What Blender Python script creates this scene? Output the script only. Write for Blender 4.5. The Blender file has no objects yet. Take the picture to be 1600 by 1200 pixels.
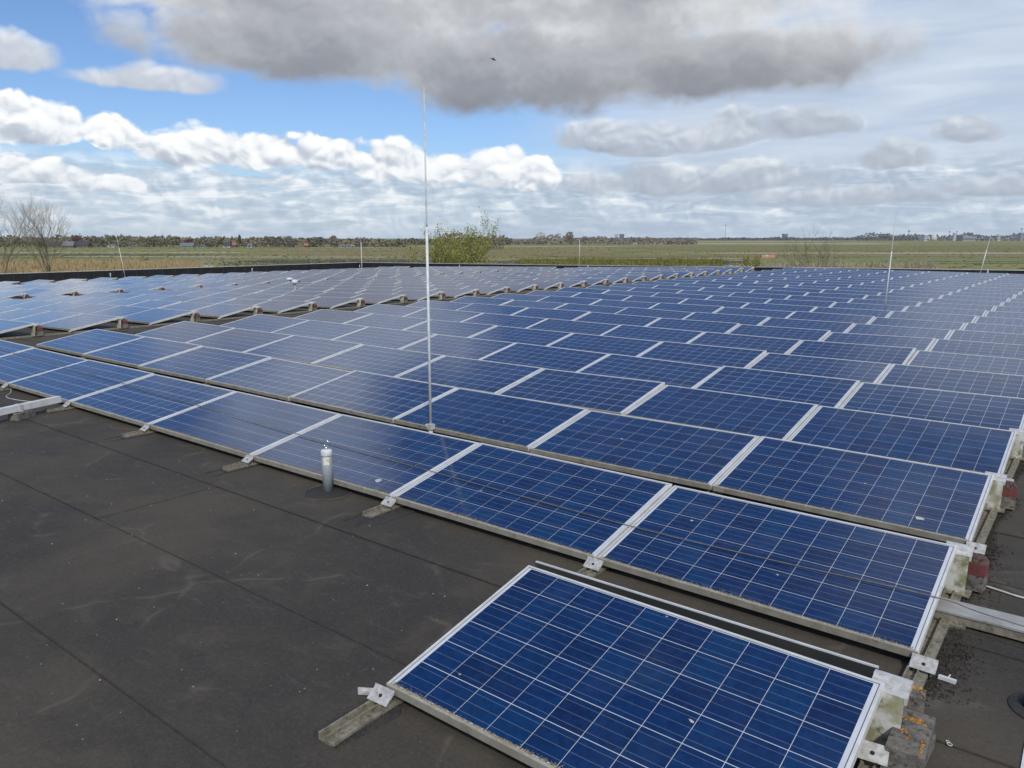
import bpy, math, random
from math import radians, sin, cos, tan, atan, atan2, asin, pi, hypot, degrees, floor
from mathutils import Vector, Matrix, Euler
R = random.Random(7)
scene = bpy.context.scene
col = scene.collection

# ------------------------------------------------------------------ camera
CAM = Vector((0.483, -3.573, 1.800)); YAW = radians(37.5); PITCH = atan(229.0/1206.3)
cd = bpy.data.cameras.new('camera'); cam = bpy.data.objects.new('camera', cd); col.objects.link(cam)
cd.sensor_width = 36.0; cd.lens = 1206.3/1600*36; cd.clip_start = 0.05; cd.clip_end = 30000
cam.location = CAM; cam.rotation_euler = (pi/2-PITCH, 0, YAW)
scene.camera = cam
scene.render.resolution_x = 1024; scene.render.resolution_y = 768
scene.view_settings.view_transform = 'Standard'; scene.view_settings.look = 'None'
scene.view_settings.gamma = 1; scene.view_settings.use_curve_mapping = False
scene.view_settings.exposure = 0.14
scene.cycles.max_bounces = 4; scene.cycles.diffuse_bounces = 2; scene.cycles.glossy_bounces = 2; scene.cycles.transmission_bounces = 2; scene.cycles.volume_bounces = 0
FW = Vector((-sin(YAW)*cos(PITCH), cos(YAW)*cos(PITCH), -sin(PITCH)))
RT = Vector((cos(YAW), sin(YAW), 0)); UP = RT.cross(FW)
FH = Vector((-sin(YAW), cos(YAW), 0))          # horizontal heading of the view

def ray(u, v):                                  # direction through a photograph pixel (survey of the place)
    return (FW + RT*((u-800)/1206.3) - UP*((v-600)/1206.3)).normalized()
def survey_z(u, v, z):
    d = ray(u, v); return CAM + d*((z-CAM.z)/d.z)
def survey_d(u, v, depth):                      # point at a horizontal distance along the heading
    d = ray(u, v); return CAM + d*(depth/d.dot(FH))
def azel(u, v):
    d = ray(u, v); return degrees(atan2(d.x, d.y))+37.5, degrees(asin(d.z))
def pix(p):
    d = p-CAM; z = d.dot(FW)
    if z < 0.1: return None
    return 800+1206.3*d.dot(RT)/z, 600-1206.3*d.dot(UP)/z

# ------------------------------------------------------------------ world sky
SUN_TO = Vector((0.72, -0.69, 0)).normalized()*cos(radians(43)) + Vector((0, 0, sin(radians(43))))
world = bpy.data.worlds.new('World'); scene.world = world; world.use_nodes = True

class G:
    """tiny node-graph writer"""
    def __init__(s, nt): s.nt = nt
    def node(s, t, **kw):
        n = s.nt.nodes.new(t)
        for k, v in kw.items(): setattr(n, k, v)
        return n
    def put(s, sock, v):
        if hasattr(v, 'is_linked'): s.nt.links.new(v, sock)
        elif v is not None:
            if isinstance(v, (tuple, list)) and sock.type == 'RGBA' and len(v) == 3: v = (*v, 1)
            sock.default_value = v
    def m(s, op, a, b=None, c=None, clamp=False):
        n = s.node('ShaderNodeMath', operation=op, use_clamp=clamp)
        for i, v in enumerate((a, b, c)):
            if v is not None: s.put(n.inputs[i], v)
        return n.outputs[0]
    def add(s, a, b): return s.m('ADD', a, b)
    def sub(s, a, b): return s.m('SUBTRACT', a, b)
    def mul(s, a, b): return s.m('MULTIPLY', a, b)
    def step(s, v, lo, hi):
        n = s.node('ShaderNodeMapRange', interpolation_type='SMOOTHSTEP')
        s.put(n.inputs[0], v); s.put(n.inputs[1], lo); s.put(n.inputs[2], hi); s.put(n.inputs[3], 0.0); s.put(n.inputs[4], 1.0)
        return n.outputs[0]
    def lin(s, v, lo, hi, a=0.0, b=1.0):
        n = s.node('ShaderNodeMapRange')
        s.put(n.inputs[0], v); s.put(n.inputs[1], lo); s.put(n.inputs[2], hi); s.put(n.inputs[3], a); s.put(n.inputs[4], b)
        return n.outputs[0]
    def vm(s, op, a, b=None, scale=None):
        n = s.node('ShaderNodeVectorMath', operation=op)
        s.put(n.inputs[0], a)
        if b is not None: s.put(n.inputs[1], b)
        if scale is not None: s.put(n.inputs['Scale'], scale)
        return n.outputs[0]
    def comb(s, x, y, z):
        n = s.node('ShaderNodeCombineXYZ')
        for i, v in enumerate((x, y, z)): s.put(n.inputs[i], v)
        return n.outputs[0]
    def sep(s, v):
        n = s.node('ShaderNodeSeparateXYZ'); s.put(n.inputs[0], v); return n.outputs
    def noise(s, vec, scale, detail=4, rough=.5, color=False, dist=0.0):
        n = s.node('ShaderNodeTexNoise')
        if vec is not None: s.put(n.inputs['Vector'], vec)
        s.put(n.inputs['Scale'], scale); s.put(n.inputs['Detail'], detail); s.put(n.inputs['Roughness'], rough); s.put(n.inputs['Distortion'], dist)
        return n.outputs[1 if color else 0]
    def vor(s, vec, scale, feature='F1', detail=0, out=0, smooth=None, rough=.5):
        n = s.node('ShaderNodeTexVoronoi', feature=feature)
        if vec is not None: s.put(n.inputs['Vector'], vec)
        s.put(n.inputs['Scale'], scale)
        if 'Detail' in n.inputs: s.put(n.inputs['Detail'], detail)
        if 'Roughness' in n.inputs: s.put(n.inputs['Roughness'], rough)
        if 'Lacunarity' in n.inputs: s.put(n.inputs['Lacunarity'], 2.1)
        if smooth is not None and 'Smoothness' in n.inputs: s.put(n.inputs['Smoothness'], smooth)
        return n.outputs[out]
    def mix(s, f, a, b, blend='MIX'):
        n = s.node('ShaderNodeMix', data_type='RGBA', blend_type=blend)
        s.put(n.inputs[0], f); s.put(n.inputs[6], a); s.put(n.inputs[7], b)
        return n.outputs[2]
    def ramp(s, f, stops):
        n = s.node('ShaderNodeValToRGB'); e = n.color_ramp.elements
        while len(e) < len(stops): e.new(0.5)
        for el, (p, c) in zip(e, stops): el.position = p; el.color = (*c, 1)
        s.put(n.inputs[0], f); return n.outputs[0]

DECK = 25.1
def build_sky():
    nt = world.node_tree; nt.nodes.clear(); g = G(nt)
    out = g.node('ShaderNodeOutputWorld'); bg = g.node('ShaderNodeBackground')
    sky = g.node('ShaderNodeTexSky', sky_type='NISHITA', sun_disc=False)
    sky.sun_elevation = radians(43); sky.sun_rotation = atan2(SUN_TO.x, SUN_TO.y); sky.air_density = 1.0; sky.dust_density = 0.6; sky.ozone_density = 2.0
    d = g.node('ShaderNodeTexCoord').outputs['Generated']
    x, y, z = g.sep(d)
    A = g.add(g.mul(g.m('ARCTAN2', x, y), 180/pi), 37.5)
    E = g.mul(g.m('ARCSINE', z), 180/pi)
    base = g.vm('SCALE', sky.outputs[0], scale=0.092)
    base = g.mix(1.0, base, (0.80, 0.955, 1.22), 'MULTIPLY')
    dz = g.vm('MULTIPLY', d, (1, 1, 1.35))
    wcol = g.vm('SUBTRACT', g.noise(dz, 9, 3, .55, True), (.5, .5, .5))
    wr, wg, wb = g.sep(wcol)
    # billows shared by the heap clouds, and the same a little nearer the light
    dw = g.vm('ADD', dz, g.vm('SCALE', wcol, scale=0.05))
    off = Vector((0, 0, 0.010)) + RT*0.004
    def billow(v):
        s_ = None
        for sc, am in ((10, .70), (24, .42), (57, .22)):
            n = g.mul(g.m('ABSOLUTE', g.sub(g.noise(g.vm('ADD', v, (sc*.37, sc*.11, 1.7)), sc, 0, 0), .5)), 2.6*am)
            s_ = n if s_ is None else g.add(s_, n)
        return g.sub(g.add(s_, g.mul(g.sub(g.noise(v, 120, 3, .6), .5), .22)), .42)
    b1 = billow(dw); b2 = billow(g.vm('ADD', dw, tuple(off)))
    relief = g.sub(b1, b2)
    def heap(blobs, wa, we, flat=2.0, want_h=True):
        Aw = g.add(A, g.mul(wr, wa)); Ew = g.add(E, g.mul(wg, we))
        q = None; num = None; den = None
        for (u, v, ru, rv) in blobs:
            a0, e0 = azel(u, v); a1, _ = azel(u+ru, v); _, e1 = azel(u, v-rv)
            ra, re = abs(a1-a0), abs(e1-e0)
            da = g.m('MULTIPLY_ADD', Aw, 1/ra, -a0/ra); e = g.m('MULTIPLY_ADD', Ew, 1/re, -e0/re)
            ee = g.m('MAXIMUM', e, g.mul(e, -flat))
            qi = g.sub(1.0, g.m('SQRT', g.m('MULTIPLY_ADD', da, da, g.mul(ee, ee))))
            q = qi if q is None else g.m('SMOOTH_MAX', q, qi, 0.12)
            if not want_h: continue
            w = g.m('MAXIMUM', qi, 0.001)
            num = g.mul(e, w) if num is None else g.m('MULTIPLY_ADD', e, w, num); den = w if den is None else g.add(den, w)
        return q, (g.m('DIVIDE', num, den) if want_h else None)
    c = base
    # broken cloud deck overhead (beyond the top of the view and all round)
    zc = g.add(g.m('MAXIMUM', z, 0.0), .12)
    pl = g.comb(g.m('DIVIDE', x, zc), g.m('DIVIDE', y, zc), DECK)
    up = g.noise(pl, .95, 5, .55, dist=.25)
    upm = g.mul(g.step(up, .47, .60), g.step(E, 14, 22))
    upc = g.ramp(g.add(g.mul(g.sub(up, .47), 2.6), g.mul(wb, .8)), [(0.0, (.90, .96, 1.03)), (.40, (.66, .75, .90)), (.9, (.37, .43, .55))])
    c = g.mix(g.mul(upm, .92), c, upc)
    # thin pale veil from the middle of the view rightwards
    st = g.noise(g.comb(g.mul(A, .05), g.mul(E, .42), 1.3), 1.4, 4, .55, dist=.6)
    va = g.m('MINIMUM', g.mul(g.step(A, -3, 14), g.add(.70, g.mul(st, .5))), .97)
    vc = g.ramp(st, [(.25, (.43, .51, .63)), (.55, (.54, .62, .74)), (.8, (.66, .73, .82))])
    va = g.mul(va, g.sub(1.0, g.mul(g.step(E, 13, 19), .93)))
    c = g.mix(va, c, vc)
    # low distant rows
    lowb = g.noise(g.comb(g.mul(A, .20), g.mul(E, 1.25), 0), 1.0, 5, .6, dist=.5)
    lm = g.mul(g.step(lowb, .31, .45), g.sub(1.0, g.step(E, 3.6, 6.2)))
    lowlit = g.add(g.add(g.mul(relief, .9), g.mul(g.sub(lowb, .45), 2.1)), g.lin(A, -33, 25, .47, .20))
    lc = g.ramp(lowlit, [(.15, (.38, .46, .57)), (.5, (.55, .63, .72)), (.85, (.86, .89, .91))])
    c = g.mix(g.mul(lm, .95), c, lc)
    # grey heaps on the right
    q, h = heap([(1010,222,185,44),(1250,203,90,44),(1150,205,70,46),(1100,288,250,38),(1520,208,70,36),(1400,252,85,32),(1320,312,190,26),(1560,292,120,28)], 3.0, 1.2)
    D = g.add(q, g.mul(b1, .55))
    k = g.add(g.mul(h, .34), g.add(g.mul(relief, .7), g.mul(wb, .6)))
    cc = g.ramp(g.add(k, .42), [(0.0, (.33, .37, .44)), (.5, (.46, .51, .59)), (1.0, (.78, .82, .86))])
    c = g.mix(g.mul(g.step(D, -.02, .36), .95), c, cc)
    # white heaps across the left and middle
    q, h = heap([(45,198,100,58),(190,212,66,42),(305,238,105,54),(400,246,100,48),(505,250,85,48),(620,264,85,52),(700,276,80,48),(790,276,86,52),(60,272,95,34),(170,288,80,26),(-120,205,130,60),(-340,215,160,70)], 2.8, 1.5)
    D = g.add(q, g.mul(b1, .70))
    k = g.add(g.mul(h, .44), g.add(g.mul(relief, 1.25), g.mul(wb, .55)))
    cc = g.ramp(g.add(k, .50), [(0.0, (.40, .45, .53)), (.30, (.54, .59, .66)), (.60, (.82, .85, .88)), (.92, (.98, .98, .98))])
    c = g.mix(g.step(D, .0, g.add(.19, g.mul(wr, .35))), c, cc)
    # small grey ones against the blue
    q, h = heap([(245,132,150,32),(10,92,95,46)], 2.4, 1.0)
    D = g.add(q, g.mul(b1, .5))
    cc = g.ramp(g.add(.45, g.add(g.mul(h, .35), g.mul(relief, .6))), [(0, (.42, .45, .51)), (.55, (.60, .63, .68)), (1, (.86, .88, .90))])
    c = g.mix(g.mul(g.step(D, -.05, .45), .90), c, cc)
    # the big dark-bellied cloud
    q, h = heap([(500,74,330,96),(880,108,380,112),(1150,104,290,88),(640,0,600,110),(1000,10,420,100),(330,-10,260,70)], 3.4, 1.7, 1.4, False)
    soft = g.noise(dz, 10, 5, .56, dist=.2)
    D = g.add(q, g.add(g.mul(g.sub(soft, .5), .75), g.mul(b1, .30)))
    lump = g.noise(g.vm('ADD', dz, (3, 1, 2)), 6.0, 5, .55)
    k = g.add(g.add(g.lin(E, 6.8, 14.0, -.50, .22), g.mul(g.sub(lump, .5), 1.35)), g.mul(relief, .18))
    k = g.add(k, g.mul(g.sub(1.0, g.step(D, .0, .5)), .24))
    cc = g.ramp(g.add(k, .48), [(0.0, (.20, .215, .245)), (.35, (.29, .30, .33)), (.7, (.47, .485, .51)), (1.0, (.76, .775, .79))])
    c = g.mix(g.mul(g.step(D, -.04, .40), .97), c, cc)
    # thick air along the horizon
    hz = g.m('POWER', 2.718, g.mul(g.m('MAXIMUM', E, 0.0), -.75))
    c = g.mix(g.mul(hz, .70), c, (.48, .59, .70))
    g.put(bg.inputs[0], c); bg.inputs[1].default_value = 1.0
    nt.links.new(bg.outputs[0], out.inputs[0])
build_sky()
world.cycles.sampling_method = 'MANUAL'; world.cycles.sample_map_resolution = 512

sl = bpy.data.lights.new('sun', 'SUN'); sun = bpy.data.objects.new('sun', sl); col.objects.link(sun)
sl.energy = 2.0; sl.angle = radians(4); sl.color = (1.0, .93, .82)
sun.rotation_euler = SUN_TO.to_track_quat('Z', 'Y').to_euler()

# ------------------------------------------------------------------ material helpers
def new_mat(name):
    m = bpy.data.materials.new(name); m.use_nodes = True
    nt = m.node_tree; b = nt.nodes['Principled BSDF']
    return m, G(nt), b
def noisy(name, c1, c2, scale=5, rough=.7, metal=0.0, c3=None, detail=5, bump=0.0, bscale=None, coord='Object', lo=.35, hi=.65, spec=.5, t3=(.6, .72), s3=None):
    m, g, b = new_mat(name)
    co = g.node('ShaderNodeTexCoord').outputs[coord] if coord != 'Position' else g.node('ShaderNodeNewGeometry').outputs['Position']
    n = g.noise(co, scale, detail, .6)
    c = g.mix(g.step(n, lo, hi), c1, c2)
    if c3:
        n3 = g.noise(g.vm('ADD', co, (7.3, 2.1, 4.4)), s3 or scale*1.7, 6, .65)
        c = g.mix(g.step(n3, *t3), c, c3)
    g.put(b.inputs['Base Color'], c); b.inputs['Roughness'].default_value = rough; b.inputs['Metallic'].default_value = metal
    b.inputs['Specular IOR Level'].default_value = spec
    if bump:
        bn = g.node('ShaderNodeBump'); bn.inputs['Strength'].default_value = bump; bn.inputs['Distance'].default_value = .01
        g.put(bn.inputs['Height'], g.noise(co, bscale or scale*8, 5, .65)); g.nt.links.new(bn.outputs[0], b.inputs['Normal'])
    return m

M = {}
M['alu'] = noisy('aluminium frame', (.74, .74, .72), (.62, .62, .60), 9, .42, .08, (.30, .27, .20), t3=(.66, .80), coord='Position')
M['alu_old'] = noisy('weathered aluminium', (.33, .305, .24), (.20, .18, .13), 26, .6, .2, (.13, .115, .07), t3=(.5, .68), coord='Position', bump=.3)
M['alu_low'] = noisy('dirty lower frame', (.42, .395, .33), (.33, .305, .24), 11, .6, .1, (.20, .17, .11), t3=(.55, .75), coord='Position')
M['duct'] = noisy('dull duct lid', (.46, .46, .44), (.36, .35, .32), 6, .45, .25, (.24, .22, .15), t3=(.55, .75), coord='Position')
M['gasket'] = noisy('grey sealant', (.16, .165, .17), (.11, .11, .11), 20, .6, coord='Position')
M['alu_white'] = noisy('pale aluminium', (.66, .66, .64), (.50, .49, .46), 30, .5, .15, (.22, .20, .15), t3=(.60, .74), coord='Position')
M['clampmat'] = noisy('clamp aluminium', (.58, .575, .55), (.40, .39, .36), 40, .5, .15, (.17, .16, .13), t3=(.56, .72), coord='Position')
M['mossplate'] = noisy('bracket plate with algae', (.62, .62, .58), (.30, .29, .17), 9, .6, .05, (.16, .17, .06), lo=.4, hi=.6, t3=(.52, .68), coord='Position')
M['concrete'] = noisy('old concrete', (.27, .245, .205), (.155, .145, .13), 22, .9, 0, (.06, .057, .05), t3=(.50, .66), s3=38, coord='Position', bump=1.0, bscale=150)
M['lichen'] = noisy('orange lichen', (.62, .30, .03), (.42, .20, .03), 60, .9, coord='Position')
M['redpaint'] = noisy('worn red paint', (.22, .055, .05), (.12, .04, .04), 30, .8, 0, (.30, .24, .21), t3=(.62, .75), coord='Position', bump=.5)
M['mosscap'] = noisy('dark moss cap', (.07, .04, .03), (.20, .13, .11), 60, .95, coord='Position', bump=.8)
M['steel'] = noisy('bright steel', (.6, .6, .6), (.5, .5, .5), 20, .22, .9)
M['dark'] = noisy('black rubber', (.012, .012, .013), (.03, .03, .028), 12, .75, bump=.2)
M['pad'] = noisy('bitumen pad', (.030, .029, .027), (.05, .047, .042), 25, .9, coord='Position', bump=.4)
M['collar'] = noisy('flashing collar', (.040, .034, .030), (.030, .027, .025), 8, .85, coord='Position')
M['rim'] = noisy('dusty rim', (.085, .078, .062), (.06, .055, .045), 12, .9, coord='Position')
M['deflect'] = noisy('dark coated sheet', (.045, .05, .05), (.06, .06, .055), 3, .35, .3, (.22, .23, .21), t3=(.66, .8), s3=9, coord='Position')
M['pvc'] = noisy('grey pipe', (.30, .335, .35), (.27, .30, .31), 6, .5, 0, (.20, .20, .17), t3=(.66, .8))
M['whitep'] = noisy('white plastic', (.74, .76, .76), (.62, .63, .62), 20, .5)
M['cream'] = noisy('white cable sheath', (.70, .68, .60), (.55, .52, .44), 20, .6, coord='Position')
M['wire'] = noisy('dull conductor wire', (.26, .225, .17), (.17, .145, .11), 30, .6, .2, coord='Position')
M['sticker'] = noisy('paper label', (.82, .80, .70), (.62, .55, .30), 45, .6, lo=.5, hi=.62)
M['crumb'] = noisy('dry moss crumbs', (.022, .021, .018), (.055, .050, .036), 40, .95, coord='Position')
M['tan'] = noisy('dry moss line', (.30, .25, .15), (.17, .14, .08), 60, .95, 0, (.42, .38, .28), coord='Position')
M['chip'] = noisy('white grit', (.62, .61, .57), (.4, .39, .36), 40, .8, coord='Position')
M['upstand'] = noisy('bitumen upstand', (.010, .010, .011), (.020, .019, .018), 2, .7, coord='Position')
M['upback'] = noisy('grey upstand joint', (.075, .077, .08), (.055, .056, .058), 5, .7, coord='Position')
M['coping'] = noisy('pale coping', (.60, .60, .57), (.48, .47, .44), 2, .5, .1, coord='Position')
M['brickwall'] = noisy('brown brick', (.17, .10, .07), (.22, .14, .10), 4, .9, coord='Position')

def roof_material():
    m, g, b = new_mat('roofing felt')
    P = g.node('ShaderNodeNewGeometry').outputs['Position']
    uv = g.node('ShaderNodeUVMap').outputs[0]
    n1 = g.noise(P, .55, 5, .6, dist=.5); n2 = g.noise(P, 2.3, 6, .62, dist=.8); n3 = g.noise(P, 190, 3, .7); n4 = g.noise(g.vm('MULTIPLY', P, (1, 3.5, 1)), 6, 6, .7)
    c = g.mix(g.step(n1, .35, .66), (.050, .045, .039), (.088, .074, .055))
    c = g.mix(g.mul(g.step(n2, .46, .72), .6), c, (.098, .084, .064))
    c = g.mix(g.mul(g.step(n4, .55, .74), .34), c, (.12, .112, .098))
    c = g.mix(g.mul(g.step(g.noise(P, 1.3, 4, .6), .6, .72), .35), c, (.03, .03, .033))
    # lighter dried-water marks that lie along the lowest front edge of the array
    pv = g.vor(g.vm('ADD', P, g.vm('SCALE', g.noise(P, 1.2, 3, .5, True), scale=.8)), 1.1, 'DISTANCE_TO_EDGE')
    c = g.mix(g.mul(g.sub(1.0, g.step(pv, .0, .03)), g.mul(g.step(n2, .45, .62), .5)), c, (.14, .125, .10))
    sx, sy, _ = g.sep(uv)
    seam = g.mul(g.sub(1.0, g.step(sy, .003, .012)), g.lin(n2, .3, .6, .3, 1.0))
    c = g.mix(g.mul(seam, .6), c, (.02, .02, .02))
    n5 = g.noise(P, 55, 5, .7)
    c = g.mix(g.mul(g.step(n5, .50, .75), .45), c, (.125, .112, .095))
    c = g.mix(g.mul(g.step(n5, .48, .28), .35), c, (.02, .02, .02))
    c = g.mix(g.mul(g.step(n3, .5, .8), .5), c, (.15, .14, .125))
    sp = g.vor(P, 9, 'F1'); spn = g.noise(P, 4, 2, .5)
    c = g.mix(g.mul(g.sub(1.0, g.step(sp, .02, .035)), g.mul(g.step(spn, .52, .6), .8)), c, (.34, .33, .30))
    g.put(b.inputs['Base Color'], c); g.put(b.inputs['Roughness'], g.lin(n2, .3, .7, .66, .88)); b.inputs['Specular IOR Level'].default_value = .16
    bn = g.node('ShaderNodeBump'); bn.inputs['Strength'].default_value = .45; bn.inputs['Distance'].default_value = .006
    g.put(bn.inputs['Height'], g.add(g.add(g.mul(n3, .3), g.mul(n5, .6)), g.mul(n2, 2.2))); g.nt.links.new(bn.outputs[0], b.inputs['Normal'])
    return m
M['roof'] = roof_material()

# solar cells -------------------------------------------------------
CP = .1585; CS = .156; CSY = .1547; CX0 = -.7925; CY0 = .0195
def cell_colour(g, rnd, fx, fy, co):
    """poly-silicon wafer colour: rnd one value per wafer, fx / fy 0..1 across it"""
    c = g.ramp(rnd, [(0.0, (.0040, .016, .072)), (.3, (.0040, .025, .108)), (.55, (.0035, .034, .130)), (.8, (.0030, .044, .140)), (1.0, (.0060, .021, .090))])
    gr = g.vor(co, 42, 'F1', out=1); grv = g.sep(gr)[0]
    c = g.mix(.48, c, g.mix(grv, (.005, .013, .05), (.007, .036, .115)))
    bus = None
    for k in (1/6, .5, 5/6):
        e = g.m('LESS_THAN', g.m('ABSOLUTE', g.sub(fy, k)), .0050)
        bus = e if bus is None else g.m('MAXIMUM', bus, e)
    c = g.mix(g.mul(bus, .50), c, (.33, .39, .46))
    return c
def finish_glass(g, b, c, co, rough=.10):
    dirt = g.noise(co, 3.0, 5, .6)
    c = g.mix(g.mul(g.step(dirt, .44, .78), .06), c, (.22, .225, .23))

    g.put(b.inputs['Base Color'], c); b.inputs['Roughness'].default_value = rough; b.inputs['IOR'].default_value = 1.62
    g.put(b.inputs['Roughness'], g.lin(dirt, .3, .7, rough*.8, rough*1.5))
def cell_material():
    m, g, b = new_mat('silicon cell under glass')
    uv = g.node('ShaderNodeUVMap').outputs[0]; fx, fy, _ = g.sep(uv)
    rnd = g.node('ShaderNodeObjectInfo').outputs['Random']
    P = g.node('ShaderNodeNewGeometry').outputs['Position']
    finish_glass(g, b, cell_colour(g, rnd, fx, fy, P), P)
    return m
def sheet_material():
    m, g, b = new_mat('solar laminate')
    uv = g.node('ShaderNodeUVMap').outputs[0]; lx, ly, _ = g.sep(uv)       # metres on the panel
    oi = g.node('ShaderNodeObjectInfo').outputs['Random']
    P = g.node('ShaderNodeNewGeometry').outputs['Position']
    ax = g.mul(g.sub(lx, CX0), 1/CP); ay = g.mul(g.sub(ly, CY0), 1/CP)
    ix = g.m('FLOOR', ax); iy = g.m('FLOOR', ay); fx = g.sub(ax, ix); fy = g.sub(ay, iy)
    wn = g.node('ShaderNodeTexWhiteNoise', noise_dimensions='3D')
    pid = g.m('FLOOR', g.add(g.mul(g.sep(P)[0], .599), 77.0))
    g.put(wn.inputs['Vector'], g.comb(ix, iy, g.add(g.mul(oi, 91.0), pid)))
    c = cell_colour(g, wn.outputs[0], fx, fy, P)
    c = g.mix(g.mul(g.m('FRACT', g.mul(oi, 37.7)), .35), c, (.030, .040, .085))
    hw = CS/CP/2
    inx = g.m('LESS_THAN', g.m('ABSOLUTE', g.sub(fx, .5)), hw); iny = g.m('LESS_THAN', g.m('ABSOLUTE', g.sub(fy, .5)), CSY/CP/2)
    rx = g.m('COMPARE', ax, 5.0, 5.0); ry = g.m('COMPARE', ay, 3.0, 3.0)
    inside = g.mul(g.mul(inx, iny), g.mul(rx, ry))
    c = g.mix(inside, (.66, .68, .70), c)
    dn = g.noise(P, 55, 4, .7); edge = g.add(.018, g.mul(g.step(g.noise(P, 2.2, 4, .6), .35, .7), .022))
    dm = g.m('LESS_THAN', g.add(ly, g.mul(g.sub(dn, .5), .05)), edge)
    c = g.mix(g.mul(dm, .8), c, (.27, .225, .14))
    dp = g.vor(g.vm('ADD', P, g.vm('SCALE', g.noise(P, 30, 2, .5, True), scale=.03)), 1.7, 'F1')
    c = g.mix(g.m('LESS_THAN', dp, .022), c, (.6, .6, .58))
    finish_glass(g, b, c, P)
    return m
M['cell'] = cell_material(); M['sheet'] = sheet_material()
M['backsheet'] = noisy('white backsheet', (.66, .68, .70), (.60, .62, .64), 6, .12, coord='Position')

# ------------------------------------------------------------------ mesh helpers
class MB:
    def __init__(s): s.v = []; s.f = []; s.uv = None
    def box(s, x0, x1, y0, y1, z0, z1, skip=''):
        i = len(s.v)
        s.v += [(x0,y0,z0),(x1,y0,z0),(x1,y1,z0),(x0,y1,z0),(x0,y0,z1),(x1,y0,z1),(x1,y1,z1),(x0,y1,z1)]
        fs = {'b':(0,3,2,1),'t':(4,5,6,7),'f':(0,1,5,4),'r':(1,2,6,5),'k':(2,3,7,6),'l':(3,0,4,7)}
        s.f += [tuple(i+a for a in q) for k, q in fs.items() if k not in skip]; return s
    def obox(s, c, ax, ay, az):          # oriented box: centre and three half-axes
        i = len(s.v); c = Vector(c); ax = Vector(ax); ay = Vector(ay); az = Vector(az)
        for sz in (-1, 1):
            for sx, sy in ((-1,-1),(1,-1),(1,1),(-1,1)): s.v.append(tuple(c+ax*sx+ay*sy+az*sz))
        s.f += [tuple(i+a for a in q) for q in ((0,3,2,1),(4,5,6,7),(0,1,5,4),(1,2,6,5),(2,3,7,6),(3,0,4,7))]; return s
    def tube(s, pts, rad, n=6, cap=True):
        pts = [Vector(p) for p in pts]
        if not hasattr(rad, '__len__'): rad = [rad]*len(pts)
        i0 = len(s.v)
        for k, p in enumerate(pts):
            t = (pts[min(k+1, len(pts)-1)]-pts[max(k-1, 0)]).normalized()
            a = t.orthogonal().normalized() if abs(t.z) < .9 else Vector((1, 0, 0)); a = (a - t*a.dot(t)).normalized(); bb = t.cross(a)
            for j in range(n):
                an = 2*pi*j/n; s.v.append(tuple(p + (a*cos(an)+bb*sin(an))*rad[k]))
        for k in range(len(pts)-1):
            for j in range(n):
                a = i0+k*n+j; b_ = i0+k*n+(j+1) % n; s.f.append((a, b_, b_+n, a+n))
        if cap and n > 2:
            s.f.append(tuple(i0+j for j in reversed(range(n)))); e = i0+(len(pts)-1)*n; s.f.append(tuple(e+j for j in range(n)))
        return s
    def lathe(s, c, prof, n=16):          # prof: (radius, z) from bottom to top
        i0 = len(s.v); cx, cy, cz = c
        for r, z in prof:
            for j in range(n): an = 2*pi*j/n; s.v.append((cx+r*cos(an), cy+r*sin(an), cz+z))
        for k in range(len(prof)-1):
            for j in range(n):
                a = i0+k*n+j; b_ = i0+k*n+(j+1) % n; s.f.append((a, b_, b_+n, a+n))
        s.f.append(tuple(i0+j for j in reversed(range(n)))); e = i0+(len(prof)-1)*n; s.f.append(tuple(e+j for j in range(n)))
        return s
    def torus(s, c, R_, r, axis='y', n=16, m=6):
        i0 = len(s.v)
        for a in range(n):
            for b_ in range(m):
                A = 2*pi*a/n; B = 2*pi*b_/m; q = (R_+r*cos(B))
                p = {'y': (q*cos(A), r*sin(B), q*sin(A)), 'z': (q*cos(A), q*sin(A), r*sin(B)), 'x': (r*sin(B), q*cos(A), q*sin(A))}[axis]
                s.v.append((c[0]+p[0], c[1]+p[1], c[2]+p[2]))
        for a in range(n):
            for b_ in range(m):
                s.f.append((i0+a*m+b_, i0+((a+1) % n)*m+b_, i0+((a+1) % n)*m+(b_+1) % m, i0+a*m+(b_+1) % m))
        return s
    def prism(s, prof, x0, x1):            # profile in (y,z) extruded along x
        i = len(s.v); n = len(prof)
        s.v += [(x0, y, z) for y, z in prof]+[(x1, y, z) for y, z in prof]
        for j in range(n): k = (j+1) % n; s.f.append((i+j, i+k, i+n+k, i+n+j))
        s.f.append(tuple(i+j for j in reversed(range(n)))); s.f.append(tuple(i+n+j for j in range(n))); return s
    def chip(s, c, r, rng=R):              # small irregular crumb
        i = len(s.v)
        for k in range(3):
            an = rng.random()*2*pi; an = an*.3+k*2.1; q = r*(.6+.7*rng.random()); s.v.append((c[0]+q*cos(an), c[1]+q*sin(an), c[2]))
        s.v.append((c[0]+r*.3*rng.uniform(-1, 1), c[1]+r*.3*rng.uniform(-1, 1), c[2]+r*(.5+.6*rng.random())))
        s.f += [(i, i+1, i+3), (i+1, i+2, i+3), (i+2, i, i+3)]; return s
    def mesh(s, name, mat, smooth=False):
        me = bpy.data.meshes.new(name); me.from_pydata(s.v, [], s.f); me.update()
        if mat is not None: me.materials.append(M[mat] if isinstance(mat, str) else mat)
        if smooth: me.polygons.foreach_set('use_smooth', [True]*len(me.polygons))
        return me
    def build(s, name, mat, parent=None, smooth=False):
        return link(name, s.mesh(name, mat, smooth), parent)
def link(name, me, parent=None):
    o = bpy.data.objects.new(name, me); col.objects.link(o)
    if parent is not None: o.parent = parent
    return o
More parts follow.
